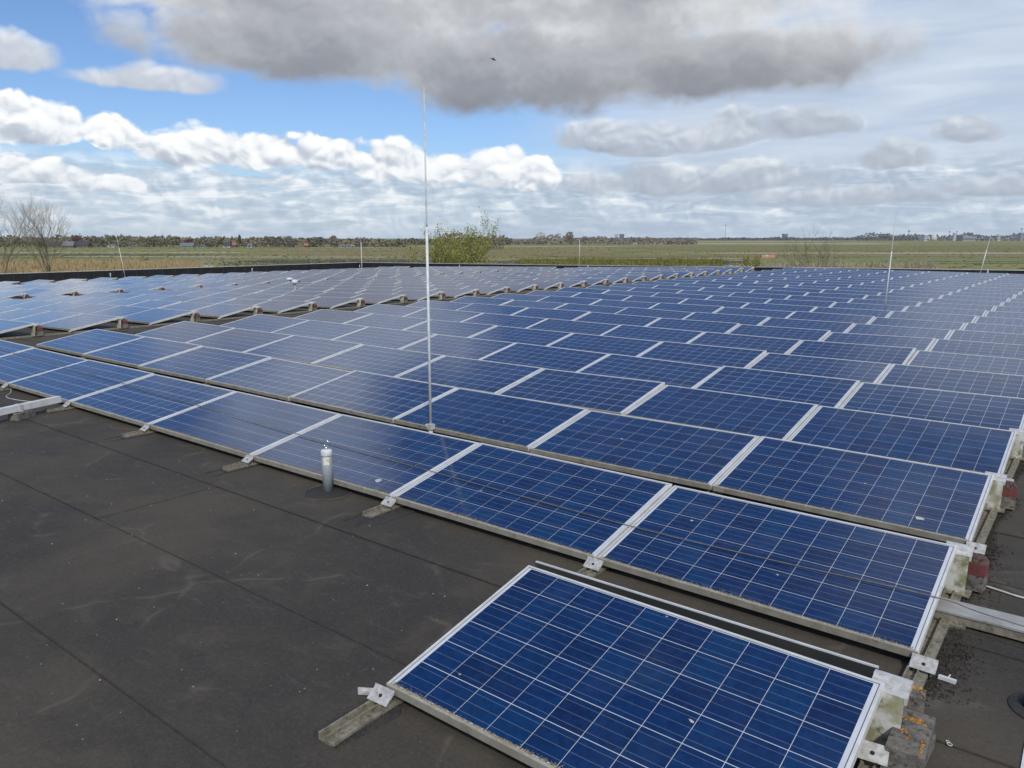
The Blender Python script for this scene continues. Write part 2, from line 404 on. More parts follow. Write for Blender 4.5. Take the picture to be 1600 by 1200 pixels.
def tag(o, label=None, cat=None, group=None, kind=None):
    if label: o['label'] = label
    if cat: o['category'] = cat
    if group: o['group'] = group
    if kind: o['kind'] = kind
    return o
def empty(name, loc, rot=(0, 0, 0)):
    o = bpy.data.objects.new(name, None); col.objects.link(o); o.location = loc; o.rotation_euler = rot; o.empty_display_size = .1
    return o
def copy_tree(o, parent=None):
    c = o.copy(); col.objects.link(c); c.parent = parent
    for ch in list(o.children): copy_tree(ch, c)
    return c
ORD = 'zeroth first second third fourth fifth sixth seventh eighth ninth tenth eleventh twelfth thirteenth fourteenth fifteenth sixteenth seventeenth eighteenth nineteenth twentieth twenty-first twenty-second twenty-third twenty-fourth twenty-fifth twenty-sixth twenty-seventh'.split()

# ------------------------------------------------------------------ the roof
TILT = radians(9.92); PITCHY = 1.6207; W = 1.6655; PL, PS = 1.65, .99; RZ = -.085; GZ = -7.5
RIDGE = [(9.0, -.0594), (-13.9, .0917), (-15.2, .039), (-51.2, -.681)]
def surf(x, y):                                   # height of the panels' low edges over the roof falls
    for (xa, za), (xb, zb) in zip(RIDGE, RIDGE[1:]):
        if x >= xb or (xb, zb) == RIDGE[-1]: return za+(zb-za)*(x-xa)/(xb-xa)-.0017*y
def roofz(x, y): return surf(x, y)+RZ
def roll_at(x): return atan(.0066) if x > -14.5 else -atan(.02)

XW, XE, YN, YS = -50.5, 8.5, 41.3, -8.0
roof = MB()
xs = [XE, -13.9, -15.2, XW-.25]
for y in (YS, YN+.25): roof.v += [(x, y, roofz(x, y)-.012) for x in xs]+[(x, y, roofz(x, y)-.45) for x in xs]
n_ = 4
for k in range(3):
    roof.f += [(k, k+8, k+9, k+1), (k+4, k+5, k+13, k+12), (k, k+1, k+5, k+4), (k+8, k+12, k+13, k+9)]
roof.f += [(0, 4, 12, 8), (3, 11, 15, 7)]
roof_o = roof.build('roof', 'roof'); tag(roof_o, 'dark felted flat roof carrying the solar panels', None, kind='structure')
bw = MB().box(XW-.2, XE-.05, YS+.05, YN+.2, GZ-.3, -1.25, 'tb').build('building_wall', 'brickwall'); tag(bw, 'brown brick wall under the felted roof', None, kind='structure')

# felt sheets laid in lanes, each lapping over the lane in front
SEAM0, LANE = -.5, .872
def felt(y0, y1, xa, xb, lift):
    me_ = MB(); xs_ = [xa]+[q for q in (-13.9, -15.2) if xb < q < xa]+[xb]
    uv = []
    for x in xs_:
        me_.v += [(x, y0, roofz(x, y0)-.010), (x, y0, roofz(x, y0)+.0035+lift), (x, y1, roofz(x, y1)-.002+lift)]
        uv += [(x, 0), (x, 0), (x, y1-y0)]
    for k in range(len(xs_)-1):
        a = 3*k; me_.f += [(a, a+1, a+4, a+3), (a+1, a+2, a+5, a+4)]
    me = me_.mesh('felt_sheet', 'roof'); ul = me.uv_layers.new(name='UVMap')
    for l in me.loops: ul.data[l.index].uv = uv[l.vertex_index]
    link('felt_sheet', me, roof_o)
k = int((YS-SEAM0)/LANE)-1
while SEAM0+k*LANE < YN:
    y0 = max(YS, SEAM0+k*LANE); y1 = min(YN, SEAM0+(k+1)*LANE+.05)
    if y1 > y0+.1:
        cut = -4.75 if k == -1 else (XE-3-((k*3.7) % 9.0))
        felt(y0, y1, XE, cut-.004, 0); felt(y0, y1, cut+.05, XW, .0022)
    k += 1

# parapets: grey backing, dark upstand panels with open joints, pale coping strips
def parapet(label, p0, p1, zt0, zt1, inward, npan, ncop, thick=.25, zfun=None):
    p0 = Vector(p0); p1 = Vector(p1); t = empty('parapet', (p0.x, p0.y, roofz(p0.x, p0.y))); tag(t, label, 'parapet')
    base = Vector(t.location); L = (p1-p0); n = Vector(inward)
    top = zfun or (lambda s: zt0+(zt1-zt0)*s)
    def seg(mb, s0, s1, off0, off1, lo, hi_):     # block between fractions, offsets along inward normal
        i = len(mb.v)
        for s in (s0, s1):
            for o_ in (off0, off1):
                q = p0+L*s+n*o_; zr = roofz(q.x, q.y)
                mb.v += [tuple(Vector((q.x, q.y, (zr-.004) if lo is None else top(s)+lo))-base), tuple(Vector((q.x, q.y, top(s)+hi_))-base)]
        mb.f += [(i,i+1,i+5,i+4),(i+2,i+6,i+7,i+3),(i+1,i+3,i+7,i+5),(i,i+4,i+6,i+2),(i,i+2,i+3,i+1),(i+4,i+5,i+7,i+6)]
    b = MB(); N = 12
    for k in range(N): seg(b, k/N, (k+1)/N, -thick, 0, None, -.03)
    b.build('backing', 'upback', t)
    for k in range(npan):
        m_ = MB(); seg(m_, (k+.02)/npan, (k+.98)/npan, .002, .014, None, -.035); m_.build('upstand_panel', 'upstand', t)
    for k in range(ncop):
        m_ = MB(); seg(m_, k/ncop, (k+.997)/ncop, -thick-.02, .035, -.028, .0); m_.build('coping_strip', 'coping', t)
parapet('long dark parapet with pale coping beside the reed bed', (XW, YS, 0), (XW, YN, 0), -.255, -.275, (1, 0, 0), 54, 18)
def ztop(s):
    x = XW+(XE-XW)*s
    for (xa, za), (xb, zb) in zip([(-50.5, -.275), (-23.5, .0), (-15, .135), (8.5, .36)], [(-23.5, .0), (-15, .135), (8.5, .36)]):
        if x <= xb: return za+(zb-za)*(x-xa)/(xb-xa)
    return .36
parapet('low dark parapet with pale coping behind the last panel rows', (XW, YN, 0), (XE, YN, 0), 0, 0, (0, -1, 0), 64, 21, zfun=ztop)

# ------------------------------------------------------------------ solar panels
def frame_mesh():
    b = MB(); hx = PL/2
    def ring(ins, z): return [(-hx+ins, ins, z), (hx-ins, ins, z), (hx-ins, PS-ins, z), (-hx+ins, PS-ins, z)]
    for ins, z in ((.028, -.040), (0, -.040), (0, -.0015), (.0015, 0), (.0125, 0), (.0128, -.0030), (.0165, -.0033)): b.v += ring(ins, z)
    for k in range(6):
        for j in range(4): a = 4*k+j; c = 4*k+(j+1) % 4; b.f.append((a, c, c+4, a+4))
    return b
FRAME = frame_mesh().mesh('frame', 'alu'); FRAME.materials.append(M['alu_low']); FRAME.materials.append(M['gasket'])
for p_ in FRAME.polygons:
    if max(FRAME.vertices[q].co.y for q in p_.vertices) < .03 and abs(p_.center.x) < .2: p_.material_index = 1
    if p_.index >= 20: p_.material_index = 2
def lam_mesh(name, mat):
    b = MB(); x = PL/2-.0122; y0, y1 = .0122, PS-.0122
    b.v = [(-x, y0, -.0035), (x, y0, -.0035), (x, y1, -.0035), (-x, y1, -.0035), (-x, y0, -.008), (x, y0, -.008), (x, y1, -.008), (-x, y1, -.008)]
    b.f = [(0, 1, 2, 3), (7, 6, 5, 4)]
    me = b.mesh(name, mat); ul = me.uv_layers.new(name='UVMap')
    for l in me.loops: v = b.v[l.vertex_index]; ul.data[l.index].uv = (v[0], v[1])
    return me
SHEET = lam_mesh('cell_sheet', 'sheet'); BACK = lam_mesh('backsheet', 'backsheet')
def cell_mesh():
    b = MB().box(-CS/2, CS/2, -CSY/2, CSY/2, -.0006, 0, 'b'); me = b.mesh('cell', 'cell'); ul = me.uv_layers.new(name='UVMap')
    for l in me.loops: v = b.v[l.vertex_index]; ul.data[l.index].uv = (v[0]/CS+.5, v[1]/CSY+.5)
    return me
CELL = cell_mesh()
def moss_mesh(seed, amount):
    r = random.Random(seed); b = MB()
    for _ in range(amount):
        x = r.uniform(-.8, .8); d = (.5+.5*sin(x*7+seed))*(.4+.6*r.random())
        b.chip((x, .0125+abs(r.gauss(0, .009))*(.5+d), -.0034), r.uniform(.002, .0055), r)
    for _ in range(amount//4):
        x = r.uniform(-.8, .8); b.chip((x, r.uniform(.002, .012), 0.0), r.uniform(.001, .003), r)
    return b.mesh('moss_line', 'tan')
MOSS = [moss_mesh(s, 1700) for s in (1, 2, 3)]

PANELS = []     # (x centre, y, label, row key)
def left_rows(x_right, n, label_fn, rows):
    for j in rows:
        y = (j+.9436)*PITCHY
        for k in range(n): PANELS.append((x_right-PL/2-k*W, y, label_fn(j, k), ('L', j, k)))
PANELS.append((-.012-PL/2, -PITCHY, 'lone solar panel standing in front of the rows, dark deflector sheet behind it', ('R', -1, 0)))
for r in range(0, 25):
    for k in range(8):
        PANELS.append((-PL/2-k*W, r*PITCHY, 'solar panel, %s from the lichen-block end, %s row behind the lone panel' % (ORD[k+1], ORD[r+1]), ('R', r, k)))
def lf(tier): return lambda j, k: 'solar panel, %s from the %s aisle, level with the %s row past the lone panel' % (ORD[k+1], tier, ORD[j+2])
F2, F3, F4 = -15.598, -29.0, -42.8
left_rows(F2, 7, lf('first'), range(0, 24)); left_rows(F3, 7, lf('second'), range(0, 24)); left_rows(F4, 1, lf('third'), range(2, 24))
def panel_matrix(x, y, jr=None):
    e = Euler((TILT, roll_at(x), 0)); z = surf(x, y)
    if jr: e = Euler((TILT+jr.gauss(0, .0065), roll_at(x)+jr.gauss(0, .0055), jr.gauss(0, .0006)))
    return Matrix.Translation((x, y, z)) @ e.to_matrix().to_4x4()
def shown(x, y):
    Mx = panel_matrix(x, y); P = [pix(Mx @ Vector(c)) for c in ((-PL/2,0,0),(PL/2,0,0),(PL/2,PS,0),(-PL/2,PS,0))]
    if None in P: return 0
    us = [min(1600, max(0, p[0])) for p in P]; vs = [min(1200, max(0, p[1])) for p in P]
    a = 0
    for i in range(4): j = (i+1) % 4; a += us[i]*vs[j]-us[j]*vs[i]
    return abs(a)/2
PANELS.sort(key=lambda t: -shown(t[0], t[1]))
NEAR = {('R', -1, 0), ('R', 0, 0), ('R', 0, 1), ('R', 0, 2), ('R', 0, 3), ('R', 1, 0), ('R', 1, 1), ('R', 1, 2), ('R', 2, 0), ('R', 2, 1)}
jr = random.Random(3)
rest = MB(); rest_uv = []; rest_mi = []
panel_of = {}
for idx, (x, y, lab, key) in enumerate(PANELS):
    Mx = panel_matrix(x, y, jr)
    if idx < 300 and shown(x, y) > 0:
        t = empty('solar_panel', Mx.to_translation(), Mx.to_euler()); tag(t, lab, 'solar panel', 'solar panels mounted in rows on the roof')
        link('frame', FRAME, t); panel_of[key] = t
        if key in NEAR:
            link('backsheet', BACK, t)
            for cy in range(6):
                for cx in range(10):
                    c = link('cell', CELL, t); c.location = (CX0+(cx+.5)*CP, CY0+(cy+.5)*CP, -.0028)
            if key[1] >= -1: link('moss_line', MOSS[idx % 3], t)
        else:
            link('cell_sheet', SHEET, t)
    else:
        if pix(Mx @ Vector((0, .5, 0))) is None: continue
        for me, mi in ((FRAME, 0), (SHEET, 1)):
            i0 = len(rest.v); rest.v += [tuple(Mx @ v.co) for v in me.vertices]
            for p_ in me.polygons:
                rest.f.append(tuple(i0+q for q in p_.vertices)); rest_mi.append(1 if mi else (0, 2, 3)[p_.material_index])
                for q in p_.vertices: rest_uv.append((me.vertices[q].co.x, me.vertices[q].co.y))
me = rest.mesh('solar_panel_rows', 'alu'); me.materials.append(M['sheet']); me.materials.append(M['alu_low']); me.materials.append(M['gasket'])
me.polygons.foreach_set('material_index', rest_mi)
ul = me.uv_layers.new(name='UVMap')
for l, uvv in zip(ul.data, rest_uv): l.uv = uvv
tag(link('solar_panel_rows', me), 'small far solar panels near the parapets', 'solar panels', kind='stuff')

# droppings on the near panels
for key, pts_ in {('R', -1, 0): [(-.05, .955, .008), (.3, .45, .012), (-.6, .2, .007), (.5, .25, .014)], ('R', 0, 0): [(-.53, .62, .012), (.1, .3, .007)], ('R', 1, 0): [(.52, .16, .03), (.1, .5, .008)],
                  ('R', 0, 1): [(.4, .7, .006), (-.3, .35, .01)], ('R', 0, 2): [(.55, .14, .03), (.2, .6, .01)], ('R', 1, 1): [(-.2, .5, .012)], ('R', 1, 2): [(.25, .4, .012)]}.items():
    for (px, py, rr) in pts_:
        b = MB(); n = 9; b.v = [(px, py, -.0012)]
        for j in range(n): q = rr*(.5+.8*R.random()); b.v.append((px+q*cos(2*pi*j/n), py+q*.7*sin(2*pi*j/n), -.0024))
        b.f = [(0, 1+j, 1+(j+1) % n) for j in range(n)]; b.build('dropping', 'chip', panel_of[key])

# ------------------------------------------------------------------ mounting rails, clamps, brackets, ballast
def rail_obj(xc, y0, y1, label):
    t = empty('mounting_rail', (xc, y0, roofz(xc, y0))); tag(t, label, 'rail', 'mounting rails under the panels'); L = y1-y0
    sl = -.0017*L
    def bar(x0, x1, z0, z1, nm):
        b = MB(); b.box(x0, x1, 0, L, z0, z1)
        b.v = [(vx, vy, vz+sl*vy/L) for vx, vy, vz in b.v]; b.build(nm, 'alu_old', t)
    bar(-.040, .042, .005, .010, 'base_plate'); bar(-.040, -.031, .0102, .036, 'side_lip'); bar(.002, .007, .0102, .034, 'side_lip'); bar(.0072, .042, .0102, .019, 'shelf')
    return t
for k in range(9):
    xc = .012-k*W
    rail_obj(xc, -1.94 if k < 2 else -.235, 40.2, 'dull aluminium rail under the %s panel joint from the lichen-block end' % ORD[k+1] if k else 'dull aluminium rail along the lichen-block end of the rows')
for nm, X in (('first', F2), ('second', F3), ('third', F4)):
    rail_obj(X+.012, .9, 40.2, 'dull aluminium rail along the row ends at the %s aisle' % nm)

# front clamp: folded plate with a bolt hole and side cheek
def make_clamp():
    t = empty('panel_clamp', (0, 0, 0))
    MB().prism([(-.058, .036), (-.055, .034), (-.010, .062), (-.004, .078), (-.006, .080), (-.014, .066), (-.056, .040)], -.052, .052).build('plate', 'clampmat', t)
    MB().prism([(-.045, .011), (-.002, .011), (-.002, .060), (-.012, .056), (-.045, .036)], .030, .036).build('cheek', 'alu_old', t)
    MB().prism([(-.045, .011), (-.002, .011), (-.002, .060), (-.012, .056), (-.045, .036)], -.036, -.030).build('cheek', 'alu_old', t)
    b = MB(); cx, cy, cz = 0, -.032, .0535; nrm = Vector((0, -.52, .85)); ax = Vector((1, 0, 0)); ay = nrm.cross(ax)
    for j in range(8): b.v.append(tuple(Vector((cx, cy, cz))+(ax*cos(j*pi/4)+ay*sin(j*pi/4))*.0085+nrm*.0025))
    b.f.append(tuple(range(8))); b.build('bolt', 'dark', t)
    return t
cl0 = make_clamp(); cl_used = [False]
def place(proto, used, loc, rot, label, cat, group):
    o = proto if not used[0] else copy_tree(proto); used[0] = True
    o.location = loc; o.rotation_euler = rot; tag(o, label, cat, group); return o
def clamp(x, y, label, rz=0.0): return place(cl0, cl_used, (x, y, roofz(x, y)), (0, roll_at(x), rz), label, 'clamp', 'clamps holding the low panel edges')
clamp(-W+.004, -PITCHY, 'bright clamp with bolt hole at the free low corner of the lone panel', .06)
clamp(.03, -PITCHY, 'clamp at the low corner of the lone panel below the stacked pavers')
for k in range(0, 8):
    clamp(.012-k*W+(.02 if k == 0 else 0), 0, ('dirty clamp at the lichen-block end of the first full row' if k == 0 else 'clamp on rail stub at %s joint of the first full row from the lichen-block end' % ORD[k]), R.uniform(-.05, .05))
for r in range(1, 5): clamp(.03, r*PITCHY, 'clamp at the lichen-block end of the %s row behind the lone panel' % ORD[r+1])
for j in range(0, 24): clamp(F2+.02, (j+.9436)*PITCHY, 'pale clamp at the first-aisle end of the row in line with the %s row' % ORD[j+2])
clamp(.0, -.80, 'white loose clamp sitting on the rail beside the stacked pavers', .12).location.z += .018

# rear bracket: leg plate, stepped carrier profile and foot
def make_bracket():
    t = empty('support_bracket', (0, 0, 0))
    b = MB(); b.v = [(-.08, -.055, .012), (.062, -.055, .012), (.062, -.02, .225), (-.08, -.02, .225), (-.08, -.051, .012), (.062, -.051, .012), (.062, -.016, .225), (-.08, -.016, .225)]
    b.f = [(0, 1, 2, 3), (7, 6, 5, 4), (0, 4, 5, 1), (1, 5, 6, 2), (2, 6, 7, 3), (3, 7, 4, 0)]; b.build('leg_plate', 'mossplate', t)
    MB().prism([(-.02, .20), (-.02, .226), (.012, .232), (.014, .243), (.040, .247), (.042, .257), (.075, .254), (.078, .225), (.07, .222), (.036, .236), (.0, .215)], -.06, .072).build('carrier_profile', 'alu_white', t)
    MB().box(-.07, .09, -.085, .02, .020, .025).build('foot', 'alu_old', t)
    return t
br0 = make_bracket(); br_used = [False]
HIY = PS*cos(TILT)
def bracket(x, y, label): return place(br0, br_used, (x, y+HIY, roofz(x, y+HIY)), (0, roll_at(x), 0), label, 'bracket', 'rear brackets at the row ends')
def make_block():
    t = empty('ballast_block', (0, 0, 0))
    MB().prism([(-.045, .020), (.045, .020), (.043, .105), (-.043, .105)], -.045, .045).build('concrete_foot', 'concrete', t)
    MB().prism([(-.044, .1052), (.044, .1052), (.042, .17), (-.042, .17)], -.046, .046).build('painted_band', 'redpaint', t)
    b = MB(); b.v = [(-.045, -.042, .1702), (.045, -.042, .1702), (.045, .042, .1702), (-.045, .042, .1702), (-.03, -.03, .203), (.026, -.028, .21), (.03, .03, .20), (-.028, .026, .207)]
    b.f = [(0, 1, 5, 4), (1, 2, 6, 5), (2, 3, 7, 6), (3, 0, 4, 7), (4, 5, 6, 7)]; b.build('mossy_cap', 'mosscap', t)
    return t
bl0 = make_block(); bl_used = [False]
def block(x, y, label): return place(bl0, bl_used, (x, y+HIY, roofz(x, y+HIY)), (0, roll_at(x), R.uniform(-.12, .12)), label, 'block', 'red banded ballast blocks at the row ends')
bracket(0, -PITCHY, 'mossy plate bracket behind the lone panel')
for r in range(0, 5):
    bracket(.0, r*PITCHY, 'mossy plate bracket at the lichen-block end of the %s row behind the lone panel' % ORD[r+1])
    block(.095, r*PITCHY+.08, 'red banded concrete block at the open end of the %s row behind the lone panel' % ORD[r+1])
for nm, X, rng in (('first', F2, range(0, 24)), ('second', F3, range(1, 20)), ('third', F4, range(4, 14))):
    for j in rng:
        y = (j+.9436)*PITCHY
        bracket(X, y, 'pale bracket at the %s-aisle end in line with the %s row' % (nm, ORD[j+2]))
        block(X+.045, y+.05, 'weathered red ballast block at the %s-aisle end in line with the %s row' % (nm, ORD[j+2]))

# wind deflector behind the lone panel
dy = -PITCHY+HIY
t = empty('wind_deflector', (-.85, dy, roofz(-.85, dy))); tag(t, 'dark sheet deflector with bright upper edge behind the lone panel', 'deflector')
MB().prism([(.018, .185), (.128, .180), (.134, .222), (.132, .222), (.126, .183), (.018, .188)], -.86, .80).build('sheet', 'deflect', t)
MB().prism([(.1355, .222), (.1305, .2225), (.1305, .229), (.1435, .228), (.1435, .214), (.1355, .214)], -.86, .79).build('edge_strip', 'alu', t)
MB().prism([(.055, .02), (.062, .02), (.062, .182), (.055, .182)], -.84, -.79).build('leg', 'alu_white', t)
MB().prism([(.055, .02), (.062, .02), (.062, .182), (.055, .182)], .66, .71).build('leg', 'alu_white', t)

# stacked pavers and upright block with lichen
def slab(parent, name, c, sx, sy, z0, z1, rot, mat, seed):
    r = random.Random(seed); b = MB(); e = .006; vs = []
    for (z, i_) in ((z0, 0), (z1-e, 0), (z1, e)):
        for (qx, qy) in ((-1,-1),(1,-1),(1,1),(-1,1)):
            X = qx*(sx/2-i_)+r.uniform(-.003, .003); Y = qy*(sy/2-i_)+r.uniform(-.003, .003)
            b.v.append((c[0]+X*cos(rot)-Y*sin(rot), c[1]+X*sin(rot)+Y*cos(rot), z))
    for k in range(2):
        for j in range(4): a = 4*k+j; d_ = 4*k+(j+1) % 4; b.f.append((a, d_, d_+4, a+4))
    b.f += [(8, 9, 10, 11), (3, 2, 1, 0)]
    return b.build(name, mat, parent)
def lichen_spots(parent, c, ext, z, n, seed, rr=.012):
    r = random.Random(seed); b = MB()
    for _ in range(n):
        px, py = c[0]+r.gauss(0, ext[0]), c[1]+r.gauss(0, ext[1]); b.chip((px, py, z), rr*r.uniform(.3, 1), r)
    b.build('lichen', 'lichen', parent)
zr = RZ+.001
t = empty('paver', (.10, -.68, zr+.002)); tag(t, 'lower grey concrete paver of the stack beside the lone panel', 'paver'); slab(t, 'slab', (0, 0), .115, .29, 0, .052, -.05, 'concrete', 4)
t = empty('paver', (.095, -.665, zr+.055)); tag(t, 'upper concrete paver with orange lichen beside the lone panel', 'paver'); slab(t, 'slab', (0, 0), .125, .285, 0, .056, .03, 'concrete', 5)
lichen_spots(t, (.0, .07), (.016, .008), .0562, 60, 1, .007); lichen_spots(t, (-.02, -.02), (.008, .009), .0562, 26, 2, .006); lichen_spots(t, (.0, -.055), (.006, .006), .0562, 22, 9, .006); lichen_spots(t, (.052, -.09), (.003, .03), .0562, 40, 3, .006)
t = empty('upright_block', (.078, -.485, zr+.004)); tag(t, 'upright grey concrete block with orange lichen top behind the paver stack', 'block')
slab(t, 'block', (0, 0), .062, .070, 0, .165, .1, 'concrete', 8); lichen_spots(t, (-.005, .005), (.012, .014), .1652, 18, 5, .011)

# cable duct leaving under the first full row, with its cable
t = empty('cable_duct', (.7, .62, roofz(.7, .62))); tag(t, 'aluminium cable duct leading away from the first full row', 'duct')
MB().box(-.78, 4.2, -.075, .075, .022, .074).build('channel', 'alu_old', t); MB().prism([(-.080, .066), (.080, .066), (.080, .0765), (.06, .079), (-.06, .079), (-.080, .0765)], -.775, 4.2).build('lid', 'duct', t)
for xx in (-.70, .75, 2.2, 3.6): MB().box(xx, xx+.12, -.10, .10, .004, .0215).build('foot', 'alu_old', t)
def curve_tube(name, pts, r, mat, label, cat, n=6, sub=6):
    P = [Vector(p) for p in pts]; Q = []
    for i in range(len(P)-1):
        p0, p1, p2, p3 = P[max(i-1, 0)], P[i], P[i+1], P[min(i+2, len(P)-1)]
        for s in range(sub):
            u = s/sub; Q.append(.5*((2*p1)+(p2-p0)*u+(2*p0-5*p1+4*p2-p3)*u*u+(3*p1-p0-3*p2+p3)*u**3))
    Q.append(P[-1]); o = MB().tube(Q, r, n).build(name, mat, None, True); tag(o, label, cat); return o
def on_roof(x, y, h): return (x, y, roofz(x, y)+h)
curve_tube('cable', [on_roof(-.05, 1.13, .012), on_roof(.10, 1.145, .012), on_roof(.2, 1.125, .012), on_roof(.34, 1.10, .012), on_roof(.7, 1.13, .012), on_roof(1.6, 1.0, .012), on_roof(3, 1.1, .012)], .0055, 'cream', 'white cable lying on the felt beyond the aluminium duct', 'cable')
def on_panel(x, yy, h): return (x, yy, surf(x, 0)+yy*tan(TILT)+h)
curve_tube('conductor_wire', [on_panel(2.2, .30, -.02), on_panel(.36, .395, .006), on_panel(-.02, .44, .011), on_panel(-.81, .40, .009), on_panel(-1.66, .375, .010), on_panel(-3.16, .41, .009), on_panel(-5, .46, .009), on_panel(-7.4, .55, .009), on_panel(-9.96, .65, .009), on_panel(-13.2, .72, .009)], .0030, 'wire', 'thin brown conductor wire lying across the first full row', 'wire', 5)
curve_tube('cable', [on_roof(-10.2, .1, .008), on_roof(-9.75, -.05, .008), on_roof(-9.45, -.20, .008), on_roof(-9.0, -.12, .008), on_roof(-8.75, .1, .008)], .004, 'cream', 'thin pale cable looped on the felt near the square aluminium tube', 'cable')

# square tube on a block, running towards the viewer's side of the roof
t = empty('aluminium_tube', (-8.36, -.06, roofz(-8.36, 0)), (0, 0, radians(16.5))); tag(t, 'square aluminium tube running over a rough concrete foot', 'tube')
MB().box(-.032, .032, -3.6, -.02, .085, .150).build('tube_body', 'alu', t); MB().box(-.040, .040, -.50, -.465, .079, .1535).build('strap', 'alu_white', t)
t = empty('concrete_foot', (-8.23, -.50, roofz(-8.2, -.5)), (0, 0, radians(30))); tag(t, 'rough concrete foot under the square aluminium tube', 'block'); slab(t, 'block', (0, 0), .12, .24, .004, .076, 0, 'concrete', 12)

# pads under the rail stubs
for k in range(1, 7):
    x = .012-k*W; L = .30 if k != 2 else .42; off = .0 if k != 2 else .10
    b = MB(); y = -.12 if k > 1 else -1.75; w_ = .085
    rot = R.uniform(-.06, .06) if k != 2 else -.05
    pts_ = []
    for j in range(12):
        an = 2*pi*j/12; q = (w_*(1+R.uniform(-.12, .12))*max(-1, min(1, 1.35*cos(an))), L/2*(1+R.uniform(-.06, .06))*max(-1, min(1, 1.35*sin(an)))); pts_.append((q[0]*cos(rot)-q[1]*sin(rot), q[0]*sin(rot)+q[1]*cos(rot)))
    b.v = [(a, c, 0.0) for a, c in pts_]+[(a*.97, c*.97, .0045) for a, c in pts_]; b.f = [tuple(range(12, 24))]+[(j, (j+1) % 12, 12+(j+1) % 12, 12+j) for j in range(12)]
    o = b.build('bitumen_pad', 'pad'); o.location = (x+off, y, roofz(x, y)+.003)
    tag(o, 'dark bitumen pad under the rail stub at %s' % ('the lone panel' if k == 1 else 'the %s joint of the first full row' % ORD[k]), 'pad', 'bitumen pads under the rail stubs')

# anchor posts with eyelets
def make_anchor():
    t = empty('anchor_post', (0, 0, 0))
    MB().lathe((0, 0, .003), [(.175, 0), (.172, .004), (.06, .010), (.045, .016)], 28).build('collar', 'collar', t, True); MB().torus((0, 0, .006), .172, .006, 'z', 36, 6).build('collar_rim', 'rim', t, True)
    MB().lathe((0, 0, .012), [(.038, 0), (.038, .30)], 20).build('post', 'pvc', t, True)
    MB().lathe((0, 0, .290), [(.0400, 0), (.0415, .006), (.0415, .034), (.038, .042), (.012, .046)], 20).build('cap', 'whitep', t, True)
    MB().lathe((0, 0, .336), [(.012, 0), (.012, .010), (.007, .014), (.007, .022)], 10).build('eye_stem', 'steel', t, True)
    MB().torus((0, 0, .381), .0215, .0055, 'y', 20, 8).build('eyelet', 'steel', t, True)
    b = MB(); 
    for j in range(7):
        an = radians(-90-12+j*11); b.v += [(.0388*cos(an), .0388*sin(an), .225), (.0388*cos(an), .0388*sin(an), .285)]
    b.f = [(2*j, 2*j+2, 2*j+3, 2*j+1) for j in range(6)]; b.build('sticker', 'sticker', t)
    return t
an0 = make_anchor(); an_used = [False]
def anchor(x, y, label): return place(an0, an_used, (x, y, roofz(x, y)), (0, 0, radians(25)), label, 'anchor post', 'eyelet anchor posts on the roof')
anchor(-3.92, -.068, 'grey anchor post with steel eyelet in front of the first full row')
for x, y, lab in ((-49.9, 20.16, 'anchor post by the long parapet next to a leaning rod'), (-49.9, 30.5, 'anchor post by the long parapet far from any rod'), (-49.3, 40.4, 'anchor post in the corner of the two parapets'),
                  (-38.3, 40.5, 'anchor post by the low parapet in front of the green willow'), (-27.0, 40.5, 'anchor post by the low parapet near a slim rod in front of the tall trees'), (-4.23, 40.5, 'anchor post by the low parapet in front of the fence posts')): anchor(x, y, lab)

# lightning rods
def rod(x, y, ztop, label, r0=.0135, r1=.0065, lean=(0, 0), split=.62, zb=None):
    z0 = roofz(x, y) if zb is None else zb; t = empty('lightning_rod', (x, y, z0)); tag(t, label, 'lightning rod', 'lightning rods on the roof'); H = ztop-z0
    l = Vector((lean[0], lean[1], 0))
    p = lambda s: Vector((0, 0, H*s))+l*s
    MB().tube([p(0), p(split)], [r0, r0*.92], 8).build('lower_tube', 'whitep', t, True)
    MB().tube([p(split), p(split+.012), p(1)], [r0*.8, r1*1.15, r1], 7).build('upper_rod', 'alu_white', t, True)
    MB().lathe((0, 0, 0), [(r0*2.4, .003), (r0*2.4, .02), (r0*1.6, .03), (r0*1.5, .09)], 10).build('base_socket', 'alu_white', t, True)
    return t
rt_ = rod(-4.45, 1.592, 3.09, 'tall white lightning rod clamped to the second row behind the lone panel', zb=roofz(-4.45, 1.59))
MB().box(-.03, .03, -.024, .028, .075, .125).build('clamp', 'alu_white', rt_); MB().lathe((-.035, -.012, .10), [(.016, 0), (.016, .022)], 8).build('knob', 'whitep', rt_)
def ztop_for(x, y, v):
    d = (Vector((x, y, 0))-CAM); dep = d.x*FH.x+d.y*FH.y; th = atan((600-v)/1206.3)-PITCH
    lat = d.x*RT.x+d.y*RT.y
    return CAM.z+dep*tan(th)
rod(-28.2, 21.9, ztop_for(-28.2, 21.9, 340), 'slim lightning rod by the second aisle', .016, .006)
rod(-27.8, 40.7, ztop_for(-27.8, 40.7, 345), 'slim lightning rod at the low parapet below the tall bare trees', .017, .007)
rod(-3.85, 17.25, ztop_for(-3.85, 17.25, 330), 'leaning lightning rod in the middle of the long rows', .014, .007, (.05, .10))
rod(-4.60, 40.75, ztop_for(-4.6, 40.75, 364), 'leaning lightning rod at the low parapet near an anchor post', .022, .010, (.30, .2))
rod(-49.3, 20.8, ztop_for(-49.3, 20.8, 358), 'leaning lightning rod at the long parapet', .020, .010, (-.25, -.25))

